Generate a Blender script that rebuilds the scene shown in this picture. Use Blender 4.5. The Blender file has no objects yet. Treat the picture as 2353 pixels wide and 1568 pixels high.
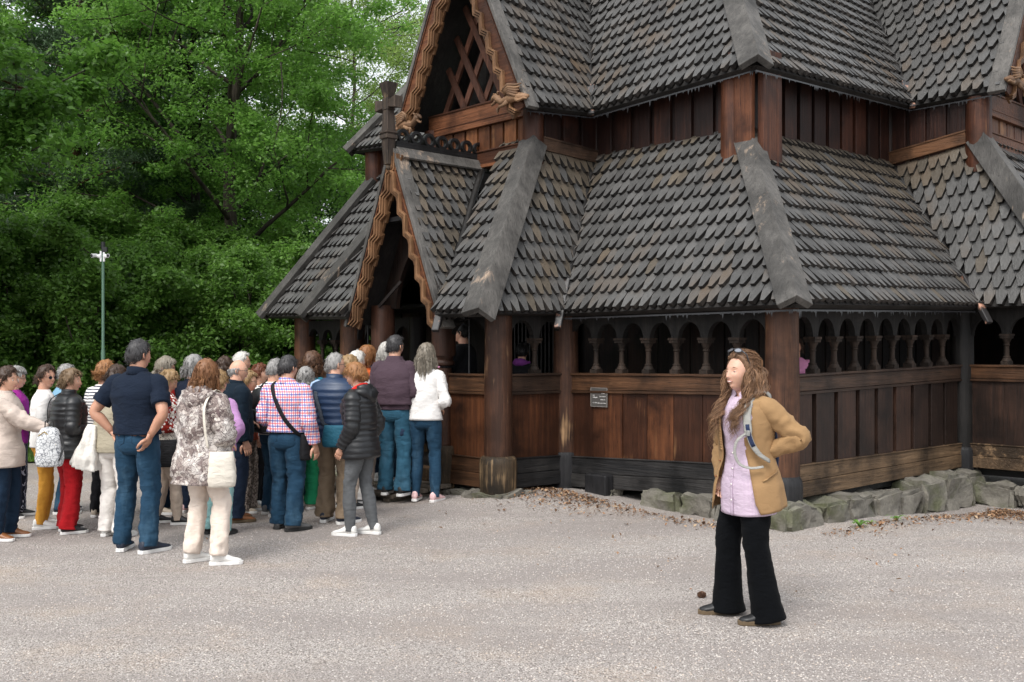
import bpy, math, random
import numpy as np
from mathutils import Vector, Matrix, noise as mnoise
R = math.radians
PI = math.pi
random.seed(7)
rng = np.random.default_rng(7)
scene = bpy.context.scene
COL = scene.collection

# ------------------------------------------------------------------ materials
class NT:
    def __init__(s, name):
        s.m = bpy.data.materials.new(name); s.m.use_nodes = True
        s.t = s.m.node_tree; s.t.nodes.clear()
        s.out = s.t.nodes.new('ShaderNodeOutputMaterial')
    def n(s, typ, props=None, **inp):
        nd = s.t.nodes.new('ShaderNode' + typ)
        for k, v in (props or {}).items(): setattr(nd, k, v)
        for k, v in inp.items():
            s.set(nd, k, v)
        return nd
    def set(s, nd, k, v):
        key = int(k[1:]) if (k[0] == 'i' and k[1:].isdigit()) else k.replace('_', ' ')
        sock = nd.inputs[key]
        if isinstance(v, bpy.types.NodeSocket): s.t.links.new(v, sock)
        elif isinstance(v, bpy.types.Node): s.t.links.new(v.outputs[0], sock)
        else:
            if hasattr(sock.default_value, '__len__') and len(sock.default_value) == 4 and len(v) == 3: v = (*v, 1)
            sock.default_value = v
    def coord(s, kind='Object'): return s.n('TexCoord').outputs[kind]
    def mapping(s, vec, scale=(1, 1, 1), rot=(0, 0, 0), loc=(0, 0, 0)):
        return s.n('Mapping', Vector=vec, Scale=scale, Rotation=rot, Location=loc).outputs[0]
    def noise(s, vec, scale, detail=4, rough=.55, dist=0):
        return s.n('TexNoise', Vector=vec, Scale=scale, Detail=detail, Roughness=rough, Distortion=dist).outputs['Fac']
    def ramp(s, fac, stops, interp='LINEAR'):
        nd = s.n('ValToRGB', Fac=fac); cr = nd.color_ramp; cr.interpolation = interp
        while len(cr.elements) < len(stops): cr.elements.new(.5)
        for e, (p, c) in zip(cr.elements, stops):
            e.position = p; e.color = (*c, 1) if len(c) == 3 else c
        return nd.outputs[0]
    def mix(s, fac, a, b, mode='MIX'):
        nd = s.n('Mix', {'data_type': 'RGBA', 'blend_type': mode})
        s.set(nd, 'i0', fac)
        for idx, v in ((6, a), (7, b)):
            if isinstance(v, (bpy.types.NodeSocket,)): s.t.links.new(v, nd.inputs[idx])
            else: nd.inputs[idx].default_value = (*v, 1) if len(v) == 3 else v
        return nd.outputs[2]
    def math(s, op, a, b=0, c=None, clamp=False):
        nd = s.n('Math', {'operation': op, 'use_clamp': clamp}, i0=a, i1=b)
        if c is not None: s.set(nd, 'i2', c)
        return nd.outputs[0]
    def attr(s, name): return s.n('Attribute', {'attribute_name': name}).outputs['Fac']
    def bump(s, h, strength=.3, dist=.01, normal=None):
        nd = s.n('Bump', Height=h, Strength=strength, Distance=dist)
        if normal is not None: s.set(nd, 'Normal', normal)
        return nd.outputs[0]
    def bsdf(s, color, rough=.7, normal=None, **kw):
        nd = s.n('BsdfPrincipled', Base_Color=color, Roughness=rough)
        if normal is not None: s.set(nd, 'Normal', normal)
        for k, v in kw.items(): s.set(nd, k, v)
        s.t.links.new(nd.outputs[0], s.out.inputs[0])
        return nd
def sc(c, k): return tuple(min(1, x * k) for x in c)

MATS = {}
def wood(name, c1, c2, axis='z', rough=.65, worn=None, wornamt=.5, bumpk=.5, fine=1.0, big=None):
    """weathered timber; grain runs along axis of the object's frame"""
    k = name
    if k in MATS: return MATS[k]
    t = NT(name); co = t.coord()
    s = {'z': (26, 26, 1.3), 'x': (1.3, 26, 26), 'y': (26, 1.3, 26)}[axis]
    s = tuple(a * fine for a in s)
    g = t.noise(t.mapping(co, s), 1.0, 6, .65)
    g2 = t.noise(t.mapping(co, tuple(a * 3.1 for a in s)), 1.0, 4, .6)
    rnd = t.attr('rnd')
    gg = t.math('ADD', t.math('MULTIPLY', g, .8), t.math('MULTIPLY', rnd, .35))
    col = t.ramp(gg, [(.25, sc(c1, .55)), (.5, c1), (.82, c2)])
    patch = t.noise(co, 2.2, 5, .6)
    col = t.mix(t.ramp(patch, [(.42, (0, 0, 0)), (.68, (1, 1, 1))]), col, sc(c1, .42))
    if worn:
        w = t.noise(t.mapping(co, tuple(a * .55 for a in s), loc=(3, 7, 1)), 1.0, 5, .7)
        w2 = t.noise(t.mapping(co, loc=(9, 2, 4)), 1.6, 3, .6)
        f = t.math('MULTIPLY', t.math('ADD', w, w2), .5)
        col = t.mix(t.ramp(f, [(.62 - .16 * wornamt, (0, 0, 0)), (.70 - .08 * wornamt, (1, 1, 1))]), col, worn)
    crack = t.ramp(g2, [(.30, (0, 0, 0)), (.40, (1, 1, 1))])
    col = t.mix(crack, t.mix(.0, sc(c1, .3), sc(c1, .3)), col)
    h = t.math('ADD', t.math('MULTIPLY', g, 1.0), t.math('MULTIPLY', g2, .6))
    t.bsdf(col, rough, t.bump(h, bumpk, .012), Specular_IOR_Level=.3)
    MATS[k] = t.m
    return t.m

def plain(name, color, rough=.6, var=.15, scale=20, bump=.1, metallic=0, sheen=0):
    if name in MATS: return MATS[name]
    t = NT(name); co = t.coord()
    n = t.noise(co, scale, 4)
    col = t.ramp(n, [(.3, sc(color, 1 - var)), (.7, sc(color, 1 + var))])
    kw = dict(Metallic=metallic)
    if sheen: kw['Sheen_Weight'] = sheen
    t.bsdf(col, rough, t.bump(n, bump, .01), **kw)
    MATS[name] = t.m
    return t.m

# ------------------------------------------------------------------ mesh builder
class MB:
    def __init__(s): s.v = []; s.f = []; s.r = []; s.uv = None; s.m = []; s.cm = 0
    def _r(s, n, r):
        s.r += [r if r is not None else random.random()] * n; s.m += [s.cm] * n
    def add(s, vs, fs, r=None):
        o = len(s.v); s.v += [tuple(v) for v in vs]
        s.f += [tuple(i + o for i in f) for f in fs]; s._r(len(fs), r); return s
    def hexa(s, p, r=None):
        """p: 8 corners, bottom 4 ccw then top 4"""
        return s.add(p, [(3, 2, 1, 0), (4, 5, 6, 7), (0, 1, 5, 4), (1, 2, 6, 5), (2, 3, 7, 6), (3, 0, 4, 7)], r)
    def box(s, x0, x1, y0, y1, z0, z1, r=None):
        return s.hexa([(x0, y0, z0), (x1, y0, z0), (x1, y1, z0), (x0, y1, z0), (x0, y0, z1), (x1, y0, z1), (x1, y1, z1), (x0, y1, z1)], r)
    def beam(s, a, b, w, h, up=(0, 0, 1), r=None, w2=None, h2=None):
        """box section w (sideways) x h (along up) from a to b"""
        a = Vector(a); b = Vector(b); d = (b - a).normalized(); up = Vector(up)
        sd = d.cross(up).normalized(); u = sd.cross(d).normalized()
        w2 = w if w2 is None else w2; h2 = h if h2 is None else h2
        P = []
        for c, ww, hh in ((a, w, h), (b, w2, h2)):
            P.append([c - sd * ww / 2 - u * hh / 2, c + sd * ww / 2 - u * hh / 2, c + sd * ww / 2 + u * hh / 2, c - sd * ww / 2 + u * hh / 2])
        return s.hexa(P[0] + P[1], r)
    def slab(s, q, th, r=None):
        """quad q (4 pts) extruded by vector th"""
        th = Vector(th); q = [Vector(p) for p in q]
        return s.hexa(q + [p + th for p in q], r)
    def prism(s, poly, th, r=None):
        th = Vector(th); q = [Vector(p) for p in poly]; n = len(q)
        fs = [tuple(range(n))[::-1], tuple(range(n, 2 * n))] + [(i, (i + 1) % n, (i + 1) % n + n, i + n) for i in range(n)]
        return s.add(q + [p + th for p in q], fs, r)
    def lathe(s, c, prof, n=20, axis=None, r=None, jit=0, sq=0):
        """prof: [(radius, height)]"""
        c = Vector(c); vs = []; fs = []
        ph = random.random() * 6
        for (rad, h) in prof:
            for i in range(n):
                a = 2 * PI * i / n
                rr = rad * (1 + jit * mnoise.noise(Vector((math.cos(a) * 1.5 + ph, math.sin(a) * 1.5, h * 1.2))))
                if sq:
                    m = (abs(math.cos(a)) ** sq + abs(math.sin(a)) ** sq) ** (-1 / sq); rr *= m
                vs.append((c.x + rr * math.cos(a), c.y + rr * math.sin(a), c.z + h))
        for j in range(len(prof) - 1):
            for i in range(n):
                fs.append((j * n + i, j * n + (i + 1) % n, (j + 1) * n + (i + 1) % n, (j + 1) * n + i))
        fs.append(tuple(range(n))[::-1]); fs.append(tuple((len(prof) - 1) * n + i for i in range(n)))
        return s.add(vs, fs, r)
    def tube(s, path, rad, n=8, ref=None, r=None, cap=True):
        """tube along path; rad: list of radius or (rx,ry)"""
        path = [Vector(p) for p in path]; m = len(path); vs = []; fs = []
        if ref is None:
            d0 = (path[-1] - path[0]); ref = Vector((0, 0, 1)) if abs(d0.normalized().z) < .8 else Vector((0, 1, 0))
        ref = Vector(ref)
        for j, p in enumerate(path):
            d = (path[min(j + 1, m - 1)] - path[max(j - 1, 0)]).normalized()
            sd = d.cross(ref)
            if sd.length < 1e-4: sd = d.orthogonal()
            sd.normalize(); u = sd.cross(d)
            rr = rad[j] if hasattr(rad, '__len__') else rad
            rx, ry = rr if hasattr(rr, '__len__') else (rr, rr)
            for i in range(n):
                a = 2 * PI * i / n
                vs.append(p + sd * (math.cos(a) * rx) + u * (math.sin(a) * ry))
        for j in range(m - 1):
            for i in range(n):
                fs.append((j * n + i, (j + 1) * n + i, (j + 1) * n + (i + 1) % n, j * n + (i + 1) % n))
        if cap:
            fs.append(tuple(range(n))); fs.append(tuple((m - 1) * n + i for i in range(n))[::-1])
        return s.add(vs, fs, r)
    def ball(s, c, rx, ry=None, rz=None, n=12, m=8, r=None, rot=None):
        ry = ry or rx; rz = rz or rx; vs = []; fs = []; c = Vector(c)
        for j in range(m + 1):
            ph = PI * j / m
            for i in range(n):
                a = 2 * PI * i / n
                v = Vector((rx * math.sin(ph) * math.cos(a), ry * math.sin(ph) * math.sin(a), rz * math.cos(ph)))
                if rot: v = rot @ v
                vs.append(c + v)
        for j in range(m):
            for i in range(n):
                fs.append((j * n + i, (j + 1) * n + i, (j + 1) * n + (i + 1) % n, j * n + (i + 1) % n))
        return s.add(vs, fs, r)
    def build(s, name, mat, parent=None, smooth=False, recalc=True, bevel=0, angle=None):
        me = bpy.data.meshes.new(name); me.from_pydata(s.v, [], s.f)
        if recalc and len(s.v) < 60000:
            import bmesh
            bm = bmesh.new(); bm.from_mesh(me)
            bmesh.ops.recalc_face_normals(bm, faces=bm.faces); bm.to_mesh(me); bm.free()
        at = me.attributes.new('rnd', 'FLOAT', 'FACE')
        at.data.foreach_set('value', np.array(s.r[:len(me.polygons)], dtype=np.float32))
        for mm in (mat if isinstance(mat, (list, tuple)) else [mat]): me.materials.append(mm)
        if any(s.m): me.polygons.foreach_set('material_index', s.m)
        if smooth:
            me.polygons.foreach_set('use_smooth', [True] * len(me.polygons))
            if angle: 
                try: me.set_sharp_from_angle(angle=angle)
                except Exception: pass
        me.update()
        o = bpy.data.objects.new(name, me); COL.objects.link(o)
        if parent is not None: o.parent = parent
        if bevel:
            b = o.modifiers.new('bevel', 'BEVEL'); b.width = bevel; b.segments = 2; b.limit_method = 'ANGLE'
        return o

def empty(name, loc=(0, 0, 0), rz=0):
    o = bpy.data.objects.new(name, None); COL.objects.link(o); o.location = loc; o.rotation_euler = (0, 0, rz)
    o.empty_display_size = .2
    return o
def tag(o, label=None, cat=None, group=None, kind=None):
    if label: o['label'] = label
    if cat: o['category'] = cat
    if group: o['group'] = group
    if kind: o['kind'] = kind
    return o
def lerp(a, b, t): return a + (b - a) * t
def vl(a, b, t): return Vector(a) * (1 - t) + Vector(b) * t
def sstep(x, a, b):
    x = max(0, min(1, (x - a) / (b - a))); return x * x * (3 - 2 * x)
def fastmesh(name, verts, nper, mat, parent=None, rnd=None, smooth=False):
    """verts (K*nper,3) array: K separate n-gons"""
    me = bpy.data.meshes.new(name); V = len(verts); K = V // nper
    me.vertices.add(V); me.vertices.foreach_set('co', np.asarray(verts, dtype=np.float32).ravel())
    me.loops.add(V); me.loops.foreach_set('vertex_index', np.arange(V, dtype=np.int32))
    me.polygons.add(K); me.polygons.foreach_set('loop_start', np.arange(0, V, nper, dtype=np.int32))
    try: me.polygons.foreach_set('loop_total', np.full(K, nper, dtype=np.int32))
    except Exception: pass
    at = me.attributes.new('rnd', 'FLOAT', 'FACE')
    at.data.foreach_set('value', np.asarray(rnd if rnd is not None else rng.random(K), dtype=np.float32))
    me.materials.append(mat); me.update(calc_edges=True); me.validate()
    o = bpy.data.objects.new(name, me); COL.objects.link(o)
    if parent is not None: o.parent = parent
    return o

# ------------------------------------------------------------------ camera, light, world
HC = 1.68
cam = bpy.data.cameras.new('camera'); camo = bpy.data.objects.new('camera', cam); COL.objects.link(camo)
cam.sensor_width = 36; cam.lens = 36.0; cam.clip_end = 900; cam.clip_start = .05
camo.location = (0, 0, HC); camo.rotation_euler = (R(90), 0, 0)
cam.shift_y = 22 / 2353
scene.camera = camo
w = bpy.data.worlds.new('World'); scene.world = w; w.use_nodes = True
wt = w.node_tree; wt.nodes.clear()
wo = wt.nodes.new('ShaderNodeOutputWorld'); bg = wt.nodes.new('ShaderNodeBackground')
sky = wt.nodes.new('ShaderNodeTexSky'); sky.sky_type = 'NISHITA'; sky.sun_disc = False
SUN_EL, SUN_AZ = 52, 205     # azimuth measured from +Y clockwise, where the light comes from
sky.sun_elevation = R(SUN_EL); sky.sun_rotation = R(SUN_AZ); sky.air_density = 1.0; sky.dust_density = 6.0; sky.ozone_density = 1.0
hs = wt.nodes.new('ShaderNodeHueSaturation'); hs.inputs['Saturation'].default_value = .22
hs.inputs['Value'].default_value = 1.15
# overcast: a soft even cloud sheet mixed over the clear sky
mixn = wt.nodes.new('ShaderNodeMix'); mixn.data_type = 'RGBA'; mixn.inputs[0].default_value = .55
mixn.inputs[7].default_value = (7.6, 8.0, 8.5, 1)
wt.links.new(sky.outputs[0], hs.inputs['Color']); wt.links.new(hs.outputs[0], mixn.inputs[6])
wt.links.new(mixn.outputs[2], bg.inputs[0]); bg.inputs[1].default_value = .12
wt.links.new(bg.outputs[0], wo.inputs[0])
sl = bpy.data.lights.new('sun', 'SUN'); so = bpy.data.objects.new('sun', sl); COL.objects.link(so)
sl.energy = 1.4; sl.angle = R(25); sl.color = (1, .965, .91)
so.rotation_euler = (R(90 - SUN_EL), 0, R(180 - SUN_AZ))
scene.view_settings.view_transform = 'Standard'; scene.view_settings.look = 'None'
scene.view_settings.exposure = 0.7; scene.view_settings.gamma = 1
try: scene.cycles.use_denoising = True
except Exception: pass
# ------------------------------------------------------------------ ground height
TA = R(47); CX, CY = 2.61, 9.90
CA, SA = math.cos(TA), math.sin(TA)
def w2l(x, y):            # world -> (s, beta)
    dx, dy = x - CX, y - CY
    return (-dx * CA + dy * SA, dx * SA + dy * CA)
def l2w(s, b): return (CX - s * CA + b * SA, CY + s * SA + b * CA)
def ground_z(x, y):
    s, b = w2l(x, y)
    z = -.17 * sstep(b, .3, 3.6) * (1 - sstep(s, 0, 3))
    z += .09 * math.exp(-((x - .6) ** 2 + (y - 11.6) ** 2) / .8)
    z += .06 * math.exp(-((x + .2) ** 2 + (y - 10.9) ** 2) / .8)
    z += .012 * mnoise.noise(Vector((x * .7, y * .7, 0)))
    return z

# ------------------------------------------------------------------ wood materials
TAR = wood('tarred_timber', (.009, .008, .0075), (.022, .019, .017), 'z', .5, bumpk=.6)
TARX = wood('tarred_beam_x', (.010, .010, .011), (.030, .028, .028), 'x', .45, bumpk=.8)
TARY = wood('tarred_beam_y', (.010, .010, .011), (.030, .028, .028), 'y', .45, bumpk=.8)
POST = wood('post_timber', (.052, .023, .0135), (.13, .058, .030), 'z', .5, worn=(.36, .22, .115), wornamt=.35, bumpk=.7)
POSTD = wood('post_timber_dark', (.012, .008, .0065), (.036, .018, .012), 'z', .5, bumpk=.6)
BASEW = wood('post_base_timber', (.03, .022, .014), (.085, .055, .03), 'z', .6, worn=(.36, .24, .13), wornamt=.55, bumpk=1.0)
SILTX = wood('sill_tarred_x', (.016, .016, .017), (.048, .045, .043), 'x', .5, bumpk=1.1)
SILTY = wood('sill_tarred_y', (.016, .016, .017), (.048, .045, .043), 'y', .5, bumpk=1.1)
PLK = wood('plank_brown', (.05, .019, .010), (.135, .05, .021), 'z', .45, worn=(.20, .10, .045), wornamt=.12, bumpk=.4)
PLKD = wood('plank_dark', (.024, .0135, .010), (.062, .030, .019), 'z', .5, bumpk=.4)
PLKU = wood('plank_upper', (.022, .0085, .006), (.065, .022, .012), 'z', .5, bumpk=.4)
ORG = wood('plank_orange', (.075, .026, .012), (.20, .078, .03), 'z', .5, worn=(.27, .13, .05), wornamt=.4, bumpk=.4)
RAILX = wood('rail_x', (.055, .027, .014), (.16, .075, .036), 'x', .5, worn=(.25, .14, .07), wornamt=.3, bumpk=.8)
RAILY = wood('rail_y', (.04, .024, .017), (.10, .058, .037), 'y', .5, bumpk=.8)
SILLY = wood('sill_y', (.065, .04, .022), (.18, .115, .065), 'y', .6, worn=(.28, .18, .10), wornamt=.35, bumpk=1.1)
BEAMX = wood('gable_beam', (.065, .024, .012), (.19, .075, .034), 'x', .5, bumpk=.6)
CARV = wood('carved_trim', (.17, .085, .04), (.36, .20, .105), 'z', .55, bumpk=.5)
DRG = wood('carved_dragon', (.18, .10, .055), (.34, .20, .11), 'x', .6, bumpk=.6)

def mk_shingle(name='shingle_wood', c=(.080, .0785, .076)):
    t = NT(name); co = t.coord(); rnd = t.attr('rnd')
    g = t.noise(t.mapping(co, (30, 30, 6)), 1.0, 5, .6)
    big = t.noise(co, .9, 4, .6)
    v = t.math('ADD', t.math('MULTIPLY', g, .55), t.math('MULTIPLY', rnd, .45))
    col = t.ramp(v, [(.2, sc(c, .62)), (.5, c), (.85, sc(c, 1.45))])
    brown = t.ramp(t.math('ADD', t.math('MULTIPLY', big, .8), t.math('MULTIPLY', rnd, .22)), [(.54, (0, 0, 0)), (.74, (1, 1, 1))])
    col = t.mix(brown, col, (.095, .068, .045))
    sp = t.noise(co, 60, 2, .5)
    col = t.mix(t.ramp(sp, [(.74, (0, 0, 0)), (.80, (1, 1, 1))]), col, (.24, .20, .16))
    # end grain, freshly exposed and darker with tar
    t.bsdf(col, .48, t.bump(t.math('ADD', g, sp), .6, .012))
    return t.m
SHG = mk_shingle(); SHB = mk_shingle('shingle_wood_brown', (.092, .076, .057)); SHE = wood('end_grain_shaded_underside', (.022, .020, .019), (.05, .043, .038), 'z', .6)
CAPM = wood('ridge_cap_timber', (.075, .071, .066), (.14, .131, .121), 'z', .6, worn=(.36, .27, .20), wornamt=.22, bumpk=.8, fine=.8)
COPPER = NT('tarred_copper')
_t = COPPER; _c = _t.coord()
_n = _t.noise(_t.mapping(_c, (9, 9, 5)), 1.0, 4, .6)
_t.bsdf(_t.ramp(_n, [(.56, (.03, .028, .028)), (.66, (.5, .27, .19))]), .35, _t.bump(_n, .4, .01)); COPPER = COPPER.m

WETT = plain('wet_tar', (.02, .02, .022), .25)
church = empty('stave_church', (CX, CY, 0), -TA)
tag(church, 'old dark tarred timber stave church with steep scale-shingled roofs, arcaded gallery and gabled porch', 'church')
def W(s, b, z): return Vector((-s, b, z))

# ------------------------------------------------------------------ shingled roof slopes
def roof_slope(e0, e1, t1, t0, w=.122, L=.21, under=.06, brown=(0, 0)):
    e0, e1, t1, t0 = map(Vector, (e0, e1, t1, t0))
    mb = MB(); de = (e1 - e0).normalized()
    up = ((t0 + t1) / 2 - (e0 + e1) / 2)
    nrm = de.cross(up).normalized()
    if nrm.z < 0: nrm = -nrm
    ups = (up - de * up.dot(de)); SL = ups.length; ups.normalize()
    mb.cm = 1; mb.slab([e0, e1, t1, t0], -nrm * under, .3); mb.cm = 0  # slab in the dark end material, the underside's shade put into its colour
    rows = int(SL / L) + 2
    for j in range(rows):
        v = j * L / SL
        if v > 1.0: break
        Lp = vl(e0, t0, v); Rp = vl(e1, t1, v); dr = Rp - Lp; wid = dr.length
        if wid < .09: break
        dr.normalize(); upr = nrm.cross(dr); 
        if upr.z < 0: upr = -upr
        off = (Lp - e0).dot(de); k0 = math.floor(off / w) - 1
        k = k0
        while True:
            c = (k + (.5 if j % 2 else 0)) * w - off; k += 1
            if c > wid + w / 2: break
            if c < -w / 2: continue
            jy = random.uniform(-.010, .010) + .004; jh = random.uniform(-.005, .007); jx = random.uniform(-.004, .004)
            tw = random.uniform(.17, .22)
            topv = min(1.85 * L, (1 - v) * SL + .02)
            prof = [(-w * tw, jy), (w * tw, jy), (w * .485, .66 * L + jy), (w * .485, topv), (-w * .485, topv), (-w * .485, .66 * L + jy)]
            T = []; B = []
            for (px, py) in prof:
                v2 = min(1, max(0, v + py / SL)); xa = (vl(e0, t0, v2) - Lp).dot(dr) + .022; xb = (vl(e1, t1, v2) - Lp).dot(dr) - .022
                x = min(max(c + jx + px, xa), max(xa, xb))
                f = py / (1.85 * L)
                ht = .082 + jh - .074 * f; hb = .024 - .022 * f
                T.append(Lp + dr * x + upr * py + nrm * ht)
                B.append(Lp + dr * x + upr * py + nrm * hb)
            if (T[1] - T[0]).length + (T[2] - T[5]).length < .03: continue
            n = 6; fs = [tuple(range(6))] + [(i + 6, (i + 1) % 6 + 6, (i + 1) % 6, i) for i in range(6)]
            rr_ = random.random(); mb.cm = 2 if random.random() < brown[0] + brown[1] * sstep(v + random.uniform(-.10, .10), .60, .86) else 0; mb.add(T + B, fs[:1], rr_); o_ = len(mb.v) - 12; mb.cm = 1; mb.f += [tuple(i + o_ for i in f_) for f_ in fs[1:]]; mb._r(6, rr_); mb.cm = 0
    return mb.build('roof_slope', [SHG, SHE, SHB], church, recalc=True)

def hip_cap(e, t, n1, n2, wd=.15, th=.035, ext=.05, flare=1.0, mat=None):
    """V shaped board over a hip from e to t. n1, n2: horizontal directions of the two eaves away from the hip"""
    e = Vector(e); t = Vector(t); d = (t - e).normalized(); e = e - d * ext; mb = MB()
    ups = []
    for nn in (n1, n2):
        nn = Vector(nn).normalized(); sd = (nn - d * nn.dot(d)).normalized(); up = d.cross(sd); up = up if up.z > 0 else -up; ups.append((sd, up))
    m = (ups[0][1] + ups[1][1]).normalized(); cs = max(.35, m.dot(ups[0][1]))
    for sd, up in ups:
        h0, h1 = .055, .128; wb = wd * flare
        ce0, ct0, ce1, ct1 = e + m * h0 / cs, t + m * h0 / cs, e + m * h1 / cs, t + m * h1 / cs
        mb.hexa([ce0, e + sd * wb + up * h0, t + sd * wd + up * h0, ct0, ce1, e + sd * wb + up * h1, t + sd * wd + up * h1, ct1])
    return mb.build('hip_cap', mat or CAPM, church, bevel=.006)

def valley(e, t, r=.05, tip=.25):
    e = Vector(e); t = Vector(t); d = (t - e).normalized(); up = Vector((0, 0, 1)); up = (up - d * up.dot(d)).normalized()
    mb = MB(); N = 14; path = [e + (t - e) * (i / N) + up * (.05 + .012 * mnoise.noise(Vector((i * .9, e.x, 0)))) for i in range(N + 1)]
    mb.tube(path, [(r * (1 + .15 * mnoise.noise(Vector((i, 3, e.y)))), r * .8) for i in range(N + 1)], 8)
    mb.build('valley_gutter', TAR, church, smooth=True)
    if tip:
        mb = MB(); a = e - d * tip * .9 + up * .02; b_ = e + d * .45 + up * .075
        mb.beam(a, b_, .085, .055, up, w2=.10, h2=.07)
        mb.build('valley_spout', COPPER, church, bevel=.012)

# eave / top corners
EC = W(-.32, -.32, 2.11); EI1 = W(2.66, -.32, 2.10); EP = W(2.66, -1.56, 2.07); EP2 = W(6.05, -1.57, 2.12)
EI1b = W(6.05, -.45, 2.16); ECb = W(9.08, -.45, 2.22)
D = W(1.09, 1.0, 4.08); DI1 = W(3.36, 1.0, 4.08); DP = W(3.36, -.087, 4.15); DP2 = W(5.27, -.087, 4.2); DI1b = W(5.27, 1.0, 4.25); Db = W(7.9, .85, 4.36)
EI2 = W(-.32, 3.72, 2.20); EP_ = W(-1.57, 3.72, 2.2); EPr = W(-1.57, 7.2, 2.2)
DI2 = W(1.09, 4.348, 4.13); DP_ = W(-.07, 4.348, 4.31); DPr = W(-.07, 6.5, 4.31)
roof_slope(EI1, EC, D, DI1, brown=(.02, .35))
roof_slope(EC, EI2, DI2, D, w=.122, brown=(.03, .9))
roof_slope(EP, EI1, DI1, DP, w=.125, brown=(.15, .85))
# front slope of the entrance bay, right and left of the porch
SCP = 4.315; FB = -1.45; FA = W(SCP, FB, 4.02)
roof_slope(W(3.42, -1.56, 2.08), EP, DP, W(3.92, -.087, 4.17), w=.125, brown=(.2, .8))
roof_slope(EP2, W(5.18, -1.56, 2.1), W(4.75, -.087, 4.18), DP2, w=.125)
roof_slope(ECb, EI1b, DI1b, Db, w=.124)
roof_slope(EI1b, EP2, DP2, DI1b)
roof_slope(EI2, EP_, DP_, DI2, w=.14, brown=(.05, .95))
roof_slope(EP_, EPr, DPr, DP_)
roof_slope(W(9.08, 4.5, 2.2), ECb, Db, W(7.9, 4.5, 4.3))
# porch roof: two steep slopes meeting at the ridge
PZ = 3.98
PR0, PR1 = W(SCP, FB, PZ), W(SCP, -.12, PZ)
roof_slope(W(SCP - .92, FB, 2.0), W(SCP - .92, -1.15, 2.0), W(SCP, -.12, PZ + .0), PR0, w=.12, L=.2, brown=(.25, .3))
roof_slope(W(SCP + .92, -1.15, 2.02), W(SCP + .92, FB, 2.04), PR0, W(SCP, -.12, PZ), w=.12, L=.2)

hip_cap(EC, D, (-1, 0, 0), (0, 1, 0), .118, flare=.98)
hip_cap(EP, DP, (-1, 0, 0), (0, 1, 0), .12, flare=1.15)
hip_cap(EP2, DP2, (1, 0, 0), (0, 1, 0), .11)
hip_cap(ECb, Db, (1, 0, 0), (0, 1, 0), .12)
hip_cap(EP_, DP_, (-1, 0, 0), (0, 1, 0), .125)
valley(EI1, DI1); valley(EI2, DI2, .045, .3); valley(EI1b, DI1b, tip=0)
valley(W(SCP - .92, -1.50, 2.03), W(SCP - .1, -.15, 3.9), .045, .22)

# upper tier
UD = W(.72, .63, 4.71); UI1 = W(3.08, .63, 4.60); UG = W(3.08, -.46, 4.51)
HT = W(2.27, 2.18, 7.0); RB = W(SCP, 1.93, 6.78); RF = W(SCP, -.46, 7.02)
UI2 = W(.72, 4.179, 4.85); UGr = W(-.44, 4.179, 4.86); RB2 = W(1.94, 5.4, 6.75); RF2 = W(-.44, 5.4, 7.15)
UG2 = W(5.55, -.46, 4.64); UI1b = W(5.55, .63, 4.7); UDb = W(8.27, .63, 4.86); HTb = W(6.8, 2.18, 7.0)
roof_slope(UI1, UD, HT, RB, w=.124)
roof_slope(UD, UI2, RB2, HT, w=.124)
roof_slope(UG, UI1, RB, RF, w=.125)
roof_slope(UI2, UGr, RF2, RB2, w=.14)
roof_slope(UI1b, UG2, RF, RB, w=.125)
roof_slope(UDb, UI1b, RB, HTb, w=.124)
roof_slope(W(8.27, 4.3, 4.8), UDb, HTb, W(6.8, 4.3, 7.0), w=.124)
roof_slope(W(-.44, 6.62, 4.86), W(.72, 6.62, 4.85), RB2, RF2, w=.14)
hip_cap(UD, HT, (-1, 0, 0), (0, 1, 0), .14)
hip_cap(UDb, HTb, (1, 0, 0), (0, 1, 0), .13)
valley(UI1, RB, .05, .06); valley(UI2, RB2, .045, .06); valley(UI1b, RB, .05, 0)

# clerestory and the topmost roof above the picture
mb = MB()
for q in ([(2.3, 2.2), (6.8, 2.2)], [(6.8, 2.2), (6.8, 6.5)], [(6.8, 6.5), (2.3, 6.5)], [(2.3, 6.5), (2.3, 2.2)]):
    (s0, b0), (s1, b1) = q; n = int(math.hypot(s1 - s0, b1 - b0) / .3)
    for i in range(n):
        p = W(lerp(s0, s1, i / n), lerp(b0, b1, i / n), 6.9); q_ = W(lerp(s0, s1, (i + 1) / n), lerp(b0, b1, (i + 1) / n), 6.9)
        mb.beam(p + Vector((0, 0, .8)), q_ + Vector((0, 0, .8)), .08 + .03 * (i % 2), 1.6)
mb.build('clerestory_wall', TAR, church)
roof_slope(W(7.3, 1.7, 8.3), W(1.8, 1.7, 8.3), W(4.2, 4.3, 11.6), W(4.9, 4.3, 11.6), w=.15, L=.24)
roof_slope(W(1.8, 1.7, 8.3), W(1.8, 7, 8.3), W(4.2, 4.6, 11.6), W(4.2, 4.3, 11.6), w=.15, L=.24)

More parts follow.
